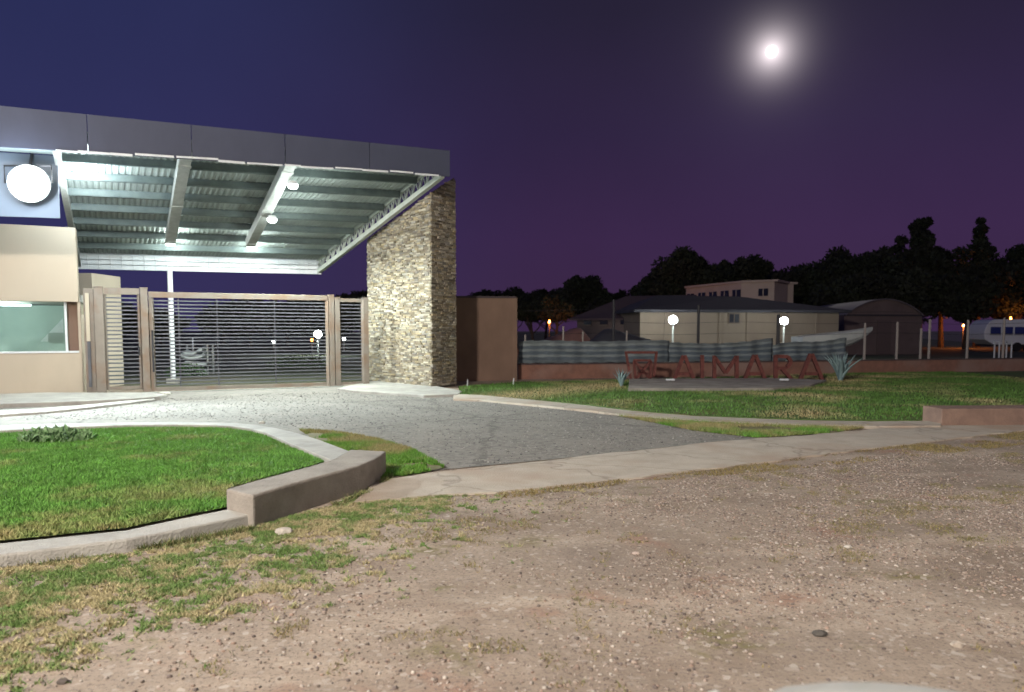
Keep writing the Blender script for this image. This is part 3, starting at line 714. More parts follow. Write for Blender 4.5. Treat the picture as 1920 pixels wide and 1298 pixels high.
# fence lamps
def globe_lamp(x, y, d, pw, lab, r=.17, c=(.86, 1, .97), m='lampw', grp='white lamps in the yard'):
    p = D(x, y, d); t = thing('yard_lamp', lab, 'lamp', (p.x, p.y, 0), grp)
    MB().tube([(p.x, p.y, 0), (p.x, p.y, p.z - r)], [.06, .045], 8).build('pole', M['steel'], t)
    MB().tube([(p.x, p.y, p.z - r - .04), (p.x, p.y, p.z - r * .75)], [.10, .12], 12).build('collar', M['dark'], t)
    bm = bmesh.new(); bmesh.ops.create_uvsphere(bm, u_segments=20, v_segments=12, radius=r); me = bpy.data.meshes.new('globe'); bm.to_mesh(me); bm.free(); me.materials.append(M[m])
    o = bpy.data.objects.new('globe', me); col.objects.link(o); o.parent = t; o.location = (0, 0, p.z); WL[o] = WL[t]
    me.polygons.foreach_set('use_smooth', [True] * len(me.polygons))
    light('lamp_light', (p.x, p.y - r - .1, p.z + .05), pw, c, t, .12)
globe_lamp(1262, 600, 42.3, 210, 'bright white lamp left, in front of the lit beige house wall', .24)
globe_lamp(1470, 602, 42.6, 190, 'bright white lamp above the dark post near the white boat', .22)
globe_lamp(596, 627, 48, 420, 'bright white yard lamp seen through the right end of the sliding gate', .24)
globe_lamp(513, 641, 70, 8, 'tiny warm yard lamp seen through the middle of the sliding gate', .10, (1, .85, .6))
globe_lamp(645, 636, 60, 8, 'tiny pale yard lamp seen through the narrow fixed gate panel', .10)
globe_lamp(585, 638, 44, 8, 'small orange lamp just below the bright lamp behind the gate', .09, (1, .4, .15), 'lampo')
def sodium(x, y, d, pw, lab):
    p = D(x, y, d); t = thing('sodium_lamp', lab, 'lamp', (p.x, p.y, 0), 'orange sodium lamps among the trees')
    MB().tube([(p.x, p.y, 0), (p.x, p.y, p.z)], .05, 6).build('pole', M['dark'], t)
    MB().tube([(p.x, p.y, p.z), (p.x, p.y, p.z + .25)], [.10, .06], 10).build('globe', M['lampo'], t)
    light('lamp_light', (p.x, p.y - .3, p.z), pw, (1, .24, .03), t, .15)
sodium(1030, 606, 62, 330, 'orange lamp glowing low among trees left of the reddish tarp')
sodium(1806, 612, 70, 420, 'orange lamp glowing by tree trunks left of the caravan')
sodium(1895, 599, 72, 170, 'orange lamp glowing behind the roof of the white caravan')

# ------------------------------------------------------------------ lettering
pz = .16; dl = 23.4
t0 = [G(1178, 729, .1), G(1240, 729, .1), G(1330, 729, .1), G(1450, 728, .1), G(1520, 722, .1), G(1550, 713, .1), G(1450, 709, .1), G(1180, 711, .1)]
b = MB(); b.prism(t0, 0, .11); tag(b.build('plinth', M['conc_dk'], bevel=.02), 'low concrete plinth under the rusty letters on the lawn', 'plinth')
def LP(x, y): return D(x, y, dl)
zb = .11; 
def letter(name, strokes, label, cat='letter', w=.085, dep=.14, group='rusty steel letters on the plinth'):
    b = MB()
    for (x0, y0), (x1, y1) in strokes:
        a = LP(x0, y0); c = LP(x1, y1); d = (c - a).normalized(); n = Vector((-d.z, 0, d.x)) * w / 2; f = Vector((0, dep, 0))
        dpt = random.uniform(-.002, .002); o = Vector((0, dpt, 0))
        b.hexa([a - n + o, c - n + o, c - n + f + o, a - n + f + o, a + n + o, c + n + o, c + n + f + o, a + n + f + o])
        # raised rim along both edges gives the open channel look
        for s in (-1, 1):
            e_ = n * (s * .88); b.bar(a + e_ + Vector((0, -.012, 0)), c + e_ + Vector((0, -.012, 0)), .012, .03)
    return tag(b.build(name, M['rust']), label, cat, group)
yb = 714
def Aa(x0, x1, yt, lab): 
    xm = (x0 + x1) / 2; letter('sign_letter', [((x0, yb), (xm - 1, yt)), ((x1, yb), (xm + 1, yt)), ((x0 + (x1 - x0) * .24, 701), (x1 - (x1 - x0) * .24, 701))], lab)
Aa(1264, 1302, 667, 'rusty steel letter A, first of the row, after the logo frame')
letter('sign_letter', [((1317, yb), (1317, 666))], 'rusty steel letter I beside the first letter A')
letter('sign_letter', [((1340, yb), (1340, 667)), ((1340, 669), (1361, 700)), ((1361, 700), (1382, 669)), ((1382, yb), (1382, 667))], 'rusty steel letter M in the middle of the row')
Aa(1396, 1436, 666, 'rusty steel letter A between the M and the R')
letter('sign_letter', [((1455, yb), (1455, 666)), ((1455, 668), (1478, 669)), ((1478, 669), (1484, 679)), ((1484, 679), (1476, 690)), ((1476, 690), (1457, 691)), ((1466, 691), (1487, yb))], 'rusty steel letter R with a straight leg')
Aa(1501, 1543, 664, 'darkest rusty letter A, last of the row beside the big agave')
t_ = letter('logo_frame', [((1172, 661), (1233, 661)), ((1174, 662), (1183, 712)), ((1231, 662), (1226, 706)), ((1188, 676), (1221, 676)), ((1189, 677), (1192, 713)), ((1221, 677), (1219, 713)), ((1190, 713), (1221, 713)),
                      ((1190, 678), (1219, 711)), ((1220, 678), (1192, 711)), ((1196, 700), (1216, 700))], 'rusty steel logo frame, square within an open trapezoid, left of the letters', 'emblem', w=.05, group=None)
# uplights on the plinth
for x, l in ((1257, 'small white floodlight on the plinth by the first letter A'), (1470, 'small white floodlight on the plinth below the letter R')):
    p = G(x, 715, .11); t = thing('plinth_light', l, 'floodlight', p, 'little floodlights on the plinth')
    MB().box(p + Vector((-.13, -.06, .02)), p + Vector((.13, .05, .075))).build('housing', M['white'], t, bevel=.015)
    MB().box(p + Vector((-.02, -.02, .0)), p + Vector((.02, .02, .02))).build('foot', M['dark'], t)
# agaves
def agave(c, r, h, n, lab, seed):
    rr = random.Random(seed); b = MB()
    for k in range(n):
        a = k * 2.399 + rr.uniform(-.2, .2); ti = .05 + .66 * (k / n) ** .8 + rr.uniform(-.08, .08); ln = h * rr.uniform(.85, 1.15) * (1 + .15 * ti)
        d = Vector((math.cos(a), math.sin(a), 0)); sd = Vector((-d.y, d.x, 0)); vs = []; m_ = 8
        for i in range(m_ + 1):
            s = i / m_; th = ti * (.55 + .5 * s) ; pos = c + d * (r * .10 + math.sin(th) * ln * s) + Vector((0, 0, math.cos(th) * ln * s + .02))
            wv = h * .105 * (math.sin(math.pi * min(1, s * .8 + .22)) ** .8) * (1 - s ** 4) + .002
            nn_ = d * math.cos(th) - Vector((0, 0, math.sin(th)))
            vs += [pos - sd * wv + nn_ * -wv * .35, pos + nn_ * wv * .12, pos + sd * wv + nn_ * -wv * .35, pos - nn_ * wv * .45]
        fs = []
        for i in range(m_):
            p = 4 * i
            for j in range(4): fs.append((p + j, p + (j + 1) % 4, p + 4 + (j + 1) % 4, p + 4 + j))
        b.add(vs, fs)
    return tag(b.build('agave', M['agave'], smooth=True), lab, 'agave', 'blue agaves beside the letters')
agave(G(1576, 716), .3, .88, 34, 'large blue grey agave at the right end of the letters', 1)
agave(G(1165, 727), .15, .52, 12, 'small blue grey agave left of the rusty logo frame', 2)
# stakes
for x, y, l in ((962, 722, 'tiny white stake by the right end of the brown wall'), (876, 725, 'tiny white stake close to the stone pillar')):
    p = G(x, y, .02); tag(MB().tube([p, p + Vector((.02, 0, .2))], [.022, .018], 6).build('stake', M['white']), l, 'stake', 'white stakes in the grass')

# ------------------------------------------------------------------ background buildings
def house():
    t = thing('house', 'long beige house with dark roof lit by lamps behind the fence', 'house', XY(1380, 44))
    A = XY(1200, 44); B = XY(1572, 45.5); z1 = D(1300, 581, 44).z
    MB().wall(A, B, 0, z1, 8).build('wall', M['house'], t)
    z2 = D(1300, 554, 48).z
    b = MB(); n = Vector((-(B - A).y, (B - A).x, 0)).normalized(); a0 = A - n * .5 + Vector((-.5, 0, 0)); b0 = B - n * .5 + Vector((.5, 0, 0)); 
    a1 = A + n * 8.5; b1 = B + n * 8.5; ra = A + n * 4 + Vector((2.2, 0, 0)); rb = B + n * 4 - Vector((4.5, 0, 0))
    e_ = Vector((0, 0, 1)); b.add([a0 + e_ * z1, b0 + e_ * z1, b1 + e_ * z1, a1 + e_ * z1, ra + e_ * z2, rb + e_ * z2, a0 + e_ * (z1 - .15), b0 + e_ * (z1 - .15), b1 + e_ * (z1 - .15), a1 + e_ * (z1 - .15)],
                                 [(0, 1, 5, 4), (1, 2, 5), (2, 3, 4, 5), (3, 0, 4), (6, 7, 1, 0), (7, 8, 2, 1), (8, 9, 3, 2), (9, 6, 0, 3), (9, 8, 7, 6)])
    b.build('roof', M['tile'], t)
    d = (B - A).normalized()
    def W(x, y0, y1, wpx, nm='window'):
        p = XY(x, 43.9); s = (p.x - A.x) / d.x; c = A + d * s; hw = wpx / 2 * 44 / F
        za, zb_ = D(x, y1, 44).z, D(x, y0, 44).z
        b = MB(); q = c - n * .05
        b.wall(q - d * hw, q + d * hw, za, zb_, .05); w_ = b.build(nm, M['pane'], t)
        b = MB(); q = c - n * .07
        b.wall(q - d * (hw + .06), q - d * hw, za - .06, zb_ + .06, .07); b.wall(q + d * hw, q + d * (hw + .06), za - .06, zb_ + .06, .07); b.wall(q - d * hw, q + d * hw, zb_, zb_ + .06, .07); b.wall(q - d * hw, q + d * hw, za - .06, za, .09); b.wall(q - d * .025, q + d * .025, za, zb_, .03)
        b.build('frame', mat('window_frame', (.12, .09, .07), .7), w_)
    W(1383, 589, 605, 19)
    b = MB()
    for x in (1250, 1356, 1410, 1480, 1548):
        p = XY(x, 43.9); s = (p.x - A.x) / d.x; c = A + d * s - n * .08; MB().wall(c - d * .08, c + d * .08, 0, z1 - .16, .08).build('pilaster', M['house'], t)
house()
def wing():
    t = thing('house_wing', 'older house with sloping roof and three dark windows left of the long house', 'house', XY(1130, 50))
    A = XY(1082, 50); B = XY(1192, 47); z1 = D(1130, 597, 48).z; z2 = D(1150, 556, 52).z
    MB().wall(A, B, 0, z1, 7).build('wall', mat('wing_plaster', (.17, .13, .12), .9, c2=(.13, .10, .09), nscale=.5), t)
    n = Vector((-(B - A).y, (B - A).x, 0)).normalized(); e_ = Vector((0, 0, 1)); a0 = A - n * .4 - Vector((.3, 0, 0)); b0 = B - n * .4 + Vector((.9, 0, 0)); ra = A.lerp(B, .35) + n * 3.5; rb = B + n * 3.5 + Vector((2.2, 0, 0)); a1 = A + n * 7.3; b1 = B + n * 7.3
    b = MB(); b.add([a0 + e_ * z1, b0 + e_ * z1, b1 + e_ * z1, a1 + e_ * z1, ra + e_ * z2, rb + e_ * z2, a0 + e_ * (z1 - .12), b0 + e_ * (z1 - .12), b1 + e_ * (z1 - .12), a1 + e_ * (z1 - .12)],
                    [(0, 1, 5, 4), (1, 2, 5), (2, 3, 4, 5), (3, 0, 4), (6, 7, 1, 0), (7, 8, 2, 1), (8, 9, 3, 2), (9, 6, 0, 3), (9, 8, 7, 6)])
    b.build('roof', mat('brown_roof', (.10, .07, .075), .85), t)
    d = (B - A).normalized()
    for x in (1103, 1134, 1172):
        c = A.lerp(B, (x - 1082) / 110.0); q = c - n * .04; za, zb_ = D(x, 609, 49).z, D(x, 599, 49).z
        w_ = MB().wall(q - d * .3, q + d * .3, za, zb_, .05).build('window', M['pane'], t)
        MB().wall(q - d * .34 - n * .03, q + d * .34 - n * .03, za - .07, za, .08).build('sill', M['house'], w_)
wing()
def upper():
    t = thing('upper_block', 'beige two storey block with a row of small windows behind the dark roof', 'building', XY(1380, 60))
    A = XY(1285, 66); B = XY(1450, 57); zA_ = D(1285, 540, 66).z; zB_ = D(1450, 528, 57).z
    m_ = mat('upper_plaster', (.60, .50, .42), .9, c2=(.50, .41, .34), nscale=.5); z_ = max(zA_, zB_)
    C = XY(1388, 58.5); 
    b = MB(); b.wall(A, C, 0, z_ - .05, 5); b.wall(C, B, 0, z_ - .05, 4); b.build('wall', m_, t)
    b = MB(); b.wall(A - Vector((.2, .25, 0)), C - Vector((0, .25, 0)), z_ - .04, z_ + .12, 5.4); b.wall(C - Vector((0, .25, 0)), B + Vector((.2, -.25, 0)), z_ - .039, z_ + .119, 4.4); b.build('cornice', m_, t)
    for x in (1295, 1316, 1337, 1359, 1381, 1431):
        if x < 1385: P, Q = A, C
        else: P, Q = C, B
        xa, xc = proj((P.x, P.y, 4))[0], proj((Q.x, Q.y, 4))[0]; lo, hi = 0, 1
        for _ in range(30):
            m = (lo + hi) / 2; r = P.lerp(Q, m)
            if proj((r.x, r.y, 4))[0] < x: lo = m
            else: hi = m
        c = P.lerp(Q, lo); d = (Q - P).normalized(); n = Vector((-d.y, d.x, 0)); q = c - n * .05; hw = .26 if x != 1431 else .3
        hw = hw / max(.5, abs(d.x))
        w_ = MB().wall(q - d * hw, q + d * hw, z_ - 1.12, z_ - .55, .06).build('window', M['pane'], t)
        b = MB(); q = q - n * .03; b.wall(q - d * (hw + .05), q + d * (hw + .05), z_ - 1.2, z_ - 1.121, .08); b.wall(q - d * .03, q + d * .03, z_ - 1.12, z_ - .55, .03); b.build('frame', m_, w_)
upper()
def arched():
    t = thing('arched_shed', 'dark brown arched metal shed between the trees and the fence posts', 'shed', XY(1655, 50))
    A = XY(1582, 50); B = XY(1728, 51); z1 = D(1600, 592, 50).z; z2 = D(1655, 561, 50).z; n = 16; pr = []
    for k in range(n + 1):
        s = k / n; p = A.lerp(B, s); pr.append((p.x, p.y, z1 + (z2 - z1) * math.sin(math.pi * s) ** .8))
    dy = Vector((1.5, 12, 0))
    fr_ = [(A.x, A.y, 0)] + pr + [(B.x, B.y, 0)]
    b = MB(); b.add(fr_ + [(p[0] + dy.x, p[1] + dy.y, p[2]) for p in fr_], [tuple(range(len(fr_))), tuple(range(len(fr_), 2 * len(fr_)))[::-1]] + [(i, i + 1, len(fr_) + i + 1, len(fr_) + i) for i in (0, len(fr_) - 2)]); b.build('wall', M['shed'], t)
    b = MB(); m_ = len(pr); up_ = [(p[0], p[1] - .25, p[2] + .05) for p in pr]; bk = [(p[0] + dy.x, p[1] + dy.y, p[2] + .05) for p in pr]
    b.add(up_ + bk, [(i, i + 1, m_ + i + 1, m_ + i) for i in range(m_ - 1)]); o = b.build('roof', mat('shed_roof', (.17, .15, .17), .6, .2), t)
    s = o.modifiers.new('thick', 'SOLIDIFY'); s.thickness = .06
    b = MB(); q = A.lerp(B, .42); q2 = A.lerp(B, .60); b.wall(q - Vector((0, .06, 0)), q2 - Vector((0, .06, 0)), .02, z1 - .3, .05); b.build('door', mat('shed_door', (.12, .09, .09), .7), t)
    b = MB(); b.wall(A - Vector((0, .08, 0)), B - Vector((0, .08, 0)), z1 - .02, z1 + .08, .07); b.build('lintel', M['tile'], t)
arched()
def tarp(x0, x1, yt, yb_, d, m, lab, peak=.45, dep=3):
    t = D(x0, yb_, d); u_ = D(x1, yb_, d); z0 = max(.05, t.z); zt_ = D((x0 + x1) / 2, yt, d).z; n = 14; b = MB(); vs = []; fs = []
    for i in range(n + 1):
        s = i / n; p = t.lerp(u_, s); h = (s / peak if s < peak else (1 - s) / (1 - peak)); h = max(.02, h) ** .85
        for j in range(7):
            q = j / 6; hh = (z0 + (zt_ - z0) * h * (math.sin(math.pi * q) ** .5 if 0 < q < 1 else 0)) ; vs.append((p.x, p.y + dep * q, (hh if 0 < q < 1 else z0 * .6) + .03 * math.sin(i * 2.1 + j)))
        vs.append((p.x, p.y + dep, 0)); vs.append((p.x, p.y, 0))
    m9 = 9
    for i in range(n):
        for j in range(6): a = i * m9 + j; fs.append((a, a + m9, a + m9 + 1, a + 1))
        a = i * m9; fs.append((a + 8, a + m9 + 8, a + m9, a)); fs.append((a + 6, a + m9 + 6, a + m9 + 7, a + 7))
    b.add(vs, fs); tag(b.build('tarpaulin', m, smooth=True), lab, 'tarpaulin', 'tarpaulins over stored boats')
tarp(1015, 1115, 612, 642, 38, M['tarp'], 'reddish tarpaulin draped over a stack behind the shade net', .75)
tarp(1110, 1245, 614, 645, 36, M['tarpdk'], 'dark tarpaulin sloping down towards the first fence lamp', .25)
# boats
def hull(pts, wdt, lab, m, dz=.5, name='boat', mast=None):
    """pts: keel line stations stern->bow as world points (x,y,z of gunwale)"""
    t = thing(name, lab, 'boat', (pts[0].x, pts[0].y, 0)); n = len(pts) ; b = MB(); vs = []; fs = []; K = 9
    for i, p in enumerate(pts):
        s = i / (n - 1); hw = wdt / 2 * (1 - s ** 3 * .96) * (.85 + .15 * math.sin(s * 3.1)); dd = dz * (1 - s ** 4 * .85)
        d = (pts[min(i + 1, n - 1)] - pts[max(0, i - 1)]).normalized(); sd = Vector((-d.y, d.x, 0)).normalized()
        for k in range(K):
            a = math.pi * k / (K - 1); vs.append(p + sd * math.cos(a) * hw - Vector((0, 0, 1)) * math.sin(a) ** .7 * dd)
    for i in range(n - 1):
        for k in range(K - 1): a = i * K + k; fs.append((a, a + 1, a + K + 1, a + K))
    fs.append(tuple(range(K))); fs.append(tuple((n - 1) * K + k for k in range(K))[::-1])
    for i in range(n - 1): fs.append((i * K, (i + 1) * K, (i + 1) * K + K - 1, i * K + K - 1))
    b.add(vs, fs); b.build('hull', m, t, smooth=False)
    b = MB(); b.tube([p + Vector((0, 0, .02)) for p in pts], .03, 6); b.build('rail', M['steel'], t)
    return t
b1_ = [D(1494 + 14.2 * i, 632 - 1.5 * i - .12 * max(0, i - 6) ** 2, 31) for i in range(11)]
tb = hull(b1_, 1.5, 'white boat hull standing behind the right part of the shade net', M['hull'], .75)
p = XY(1550, 31.3)
MB().box((p.x - 1.0, p.y - .5, .0), (p.x + .6, p.y + .5, .4)).build('trailer', M['dark'], tb)
# stacked dinghies behind the gate
st_ = thing('dinghy_stack', 'stack of pale upturned dinghies on a rack behind the sliding gate', 'boats', XY(366, 27))
for k, (yy, x0, x1) in enumerate(((697, 350, 392), (682, 352, 394), (668, 344, 390), (660, 352, 386))):
    b = MB(); vs = []; fs = []; n = 12; K = 5
    for i in range(n + 1):
        s = i / n; p = D(x0 + (x1 - x0) * s, yy - 4 * math.sin(s * 5 + k) - 3 * s, 27)
        for j in range(K):
            q = j / (K - 1); vs.append(p + Vector((0, -.35 + .7 * q, .10 * math.sin(math.pi * q) - .02)))
            vs.append(p + Vector((0, -.35 + .7 * q, .10 * math.sin(math.pi * q) - .09)))
    for i in range(n):
        for j in range(K - 1):
            a = i * K * 2 + j * 2; fs.append((a, a + K * 2, a + K * 2 + 2, a + 2)); fs.append((a + 1, a + 3, a + K * 2 + 3, a + K * 2 + 1))
        a = i * K * 2; fs.append((a, a + 1, a + K * 2 + 1, a + K * 2))
    b.add(vs, fs); b.build('dinghy', M['hull'], st_, smooth=True)
b = MB()
for x in (350, 388):
    p = XY(x, 27)
    for yy in (0, .5): MB().bar((p.x, p.y + yy, 0), (p.x, p.y + yy, 1.1), .05, .05).build('rack_leg', M['steel'], st_)
p = D(362, 655, 27); MB().tube([p, p + Vector((0, 0, .42))], .02, 6).build('mast', M['white'], st_)
# caravan
def caravan():
    t = thing('caravan', 'white caravan with a band of blue windows by the orange lit trees', 'caravan', XY(1920, 58)); b = MB()
    x0 = XY(1846, 58).x; x1 = XY(2010, 58).x; zt_ = D(1900, 599, 58).z; n = 18; pr = []
    Ht = zt_ - .55
    for k in range(n + 1): 
        s = k / n; pr.append((x0 + .9 * (1 - math.sin(s * math.pi / 2)) , .55 + Ht * (.38 + .62 * (1 - math.cos(s * math.pi / 2)))))
    out_ = [(x0 + .7, .55), (x0 + .08, .55 + Ht * .2)] + [(x0 + .9 * (1 - math.cos(k / 10 * math.pi / 2)) ** 1.0 , .55 + Ht * (.42 + .58 * math.sin(k / 10 * math.pi / 2))) for k in range(11)] + [(x1, zt_), (x1, .55)]
    m = len(out_); vs = [(x, 58, z) for x, z in out_] + [(x, 60.2, z) for x, z in out_]
    b.add(vs, [tuple(range(m)), tuple(range(m, 2 * m))[::-1]] + [(i, (i + 1) % m, m + (i + 1) % m, m + i) for i in range(m)]); b.build('body', mat('caravan_white', (.80, .82, .85), .4), t, bevel=.05)
    for k in range(6):
        xx = x0 + .45 + k * .95; w_ = MB().box((xx, 57.94, .55 + Ht * .42), (xx + .8, 57.99, .55 + Ht * .70)).build('window', M['bluewin'], t, bevel=.03)
        MB().box((xx - .04, 57.96, .55 + Ht * .37), (xx + .84, 57.993, .55 + Ht * .42 - .003)).build('sill', M['steel'], w_)
    for xx in (x0 + 2.6, x0 + 3.5):
        MB().tube([(xx, 57.95, .36), (xx, 58.2, .36)], .36, 18).build('wheel', M['rubber'], t)
    MB().box((x0 + .6, 58.1, .40), (x1 - .1, 60.1, .549)).build('chassis', M['dark'], t)
caravan()
tt = thing('trestle_table', 'small white trestle table in front of the caravan', 'table', XY(1882, 44))
p = XY(1882, 44)
MB().box((p.x - .45, p.y - .3, .98), (p.x + .45, p.y + .3, 1.03)).build('top', M['white'], tt)
for sx in (-1, 1):
    for sy in (-1, 1): MB().bar((p.x + sx * .36, p.y + sy * .22, 0), (p.x + sx * .36, p.y + sy * .22, .98), .06, .06).build('leg', M['white'], tt)

# ------------------------------------------------------------------ trees
def tree(xc, ytop, wpx, d, lab, seed, dens=1.0, ybot=600, shape='round', name='tree', leaf=.25):
    r = np.random.default_rng(seed); base = XY(xc, d); zt_ = D(xc, ytop, d).z; W = wpx * d / F; zb_ = max(1.2, D(xc, ybot, d).z)
    t = thing(name, lab, 'tree', base, 'trees beyond the fence')
    H = zt_ - zb_; cz = zb_ + H * .5
    # trunk and limbs
    b = MB(); lean = r.uniform(-.4, .4)
    tr_ = [Vector((base.x + lean * k * .3, base.y, zt_ * .8 * k / 4)) for k in range(5)]
    b.tube(tr_, [max(.16, zt_ * .026) * (1 - .2 * k) + .02 for k in range(5)], 7)
    K = int(28 * (1 if shape == 'round' else 1.3)); cl = []
    for k in range(K):
        for _ in range(30):
            u = r.uniform(-1, 1, 3)
            if u[0] ** 2 + u[2] ** 2 < .95 and abs(u[1]) < .9: break
        hh = (u[2] + 1) / 2; wf = (1 if shape == 'round' else (1.15 - .9 * hh))
        cx = base.x + u[0] * W * .45 * wf; cy = base.y + u[1] * W * .33 * wf; zz = zb_ + H * (.12 + .74 * hh)
        rad = W * r.uniform(.09, .24) * (1 if shape == 'round' else (1.2 - .75 * hh)); cl.append((cx, cy, zz, rad))
        if k < 9:
            s0 = tr_[1].lerp(tr_[3], r.uniform(0, 1)); e0 = Vector((cx, cy, zz)); mid = s0.lerp(e0, .5) + Vector((0, 0, -.1 * W))
            b.tube([s0, mid, e0], [max(.07, zt_ * .010), .06, .02], 5)
    for tz_, tr2 in ((.93, .13), (.80, .17), (.66, .22), (.5, .28)):
        q = 1 if shape == 'round' else .62
        for _k in range(1 if shape == 'round' else 4):
            cl.append((base.x + r.uniform(-.10, .10) * W * (1 + 1.6 * (1 - tz_)), base.y + r.uniform(-.1, .1) * W, zb_ + H * (tz_ - r.uniform(0, .12)), W * tr2 * q * r.uniform(.6, 1.15)))
    b.build('trunk', M['wood'], t)
    V = []; C = []
    for (cx, cy, zz, rad) in cl:
        n = int(400 * dens * max(.5, min(2.4, (rad / 1.0) ** 1.4)))
        u = r.normal(size=(n, 3)); u /= np.linalg.norm(u, axis=1)[:, None]; rr_ = rad * r.uniform(.35, 1.22, n) ** .8
        c = np.stack([cx + u[:, 0] * rr_, cy + u[:, 1] * rr_, zz + u[:, 2] * rr_ * .85], 1)
        a = r.normal(size=(n, 3)); a /= np.linalg.norm(a, axis=1)[:, None]; bb_ = np.cross(a, r.normal(size=(n, 3))); bb_ /= np.linalg.norm(bb_, axis=1)[:, None]
        s = leaf * r.uniform(.5, 1.3, n)[:, None]
        V.append(np.stack([c - a * s, c + bb_ * s * .45, c + a * s, c - bb_ * s * .45], 1).reshape(-1, 3))
        k_ = np.repeat(r.uniform(.6, 1.3, n) * r.uniform(.7, 1.3), 4); C.append(np.stack([k_, k_ * r.uniform(.9, 1.1), k_ * .9, np.ones_like(k_)], 1))
    V = np.concatenate(V); C = np.concatenate(C); Fc = np.arange(len(V)).reshape(-1, 4)
    npmesh('crown', V, Fc, M['leafdk'], C, t, 4)
i_ = 100
for a in [(1285, 462, 120, 76, 'broad dark tree rising behind the left part of the upper block'), (1228, 505, 90, 80, 'dark tree sloping down left of the broad tree'), (1350, 480, 80, 78, 'dark tree filling the gap above the upper block'),
          (1412, 472, 95, 76, 'rounded dark tree above the right end of the upper block'), (1455, 500, 60, 82, 'small dark tree right of the rounded tree'),
          (1090, 517, 95, 85, 'lone round dark tree above the older house'), (1022, 541, 85, 95, 'low dark tree left of the lone round tree'), (965, 545, 80, 100, 'low dark tree behind the right end of the brown wall'),
          (910, 548, 80, 100, 'low dark tree behind the left end of the brown wall'), (1160, 548, 70, 90, 'low dark tree between the lone tree and the broad tree'),
          (1040, 560, 60, 66, 'orange lit tree behind the reddish tarpaulin'),
          (1000, 570, 60, 75, 'dark bush tree right above the shade net end')]:
    tree(*a, i_); i_ += 1
for a in [(1510, 495, 130, 72, 'dark tree at the left edge of the large grove'), (1565, 468, 135, 74, 'second dark tree of the large grove from its left edge'), (1630, 455, 140, 72, 'wide dark tree behind the arched shed'),
          (1680, 440, 100, 74, 'dark tree left of the tallest pointed tree'), (1765, 455, 90, 72, 'dark tree between the two tallest trees'), (1905, 447, 110, 74, 'dark tree at the right picture edge'),
          (1810, 500, 100, 66, 'lower dark tree lit orange near its trunk'), (1880, 520, 110, 80, 'lower dark tree behind the caravan'), (1700, 510, 130, 66, 'lower dense tree behind the arched shed roof'), (1580, 525, 130, 66, 'lower dense tree left of the arched shed')]:
    tree(*a, i_); i_ += 1
tree(1722, 400, 120, 73, 'tallest pointed dark tree of the grove', 300, 1.1, 600, 'cone')
tree(1832, 396, 105, 73, 'tall thin crowned tree left of the picture edge', 301, .7, 600, 'cone')
for k, (x, yt) in enumerate([(210, 575), (300, 585), (420, 572), (470, 566), (540, 562), (590, 556), (640, 552), (690, 549), (140, 560)]):
    tree(x, yt, 95, 75 + 4 * (k % 3), ['dark tree seen through the pedestrian gate', 'dark tree behind the left end of the sliding gate', 'dark tree behind the second quarter of the sliding gate', 'dark tree behind the middle of the sliding gate', 'dark tree just right of the sliding gate middle', 'dark tree behind the bright lamp beyond the gate',
         'dark tree behind the narrow fixed gate panel', 'dark tree peeping over the gate beside the stone pillar', 'dark tree hidden behind the guardhouse'][k], 400 + k, .8, 640)
# ground shrubs behind gate
def shrub(x, y, w, h, lab, seed, m='leafdk', n=900, leaf=.07, tintc=(1, 1, 1), name='shrub', z=0.):
    c = G(x, y, z); r = np.random.default_rng(seed); u = r.normal(size=(n, 3)); u /= np.linalg.norm(u, axis=1)[:, None]; q = r.uniform(.2, 1, n) ** .5
    cc = np.stack([c.x + u[:, 0] * q * w / 2, c.y + u[:, 1] * q * w / 3, z + np.abs(u[:, 2]) * q * h + .02], 1)
    a = r.normal(size=(n, 3)); a[:, 2] = np.abs(a[:, 2]) + .4; a /= np.linalg.norm(a, axis=1)[:, None]; b_ = np.cross(a, r.normal(size=(n, 3))); b_ /= np.linalg.norm(b_, axis=1)[:, None]; s = leaf * r.uniform(.5, 1.3, n)[:, None]
    V = np.stack([cc - a * s * .4, cc + b_ * s * .3, cc + a * s, cc - b_ * s * .3], 1).reshape(-1, 3); k = np.repeat(r.uniform(.6, 1.4, n), 4); C = np.stack([k * tintc[0], k * tintc[1], k * tintc[2], np.ones_like(k)], 1)
    return tag(npmesh(name, V, np.arange(len(V)).reshape(-1, 4), M[m], C, None, 4), lab, 'plant')
shrub(350, 706, 1.6, .45, 'low leafy plant at the foot of the dinghy stack behind the gate', 1, tintc=(1.6, 2.6, 1.2))
shrub(105, 827, 1.05, .17, 'scraggly grey green weed growing on the island lawn', 2, 'grass', 700, .07, (.17, .27, .13), 'weed', .03)
shrub(560, 690, 3.0, .5, 'low hedge clump behind the right end of the sliding gate', 3, tintc=(1.2, 1.6, 1), n=1500, leaf=.12)

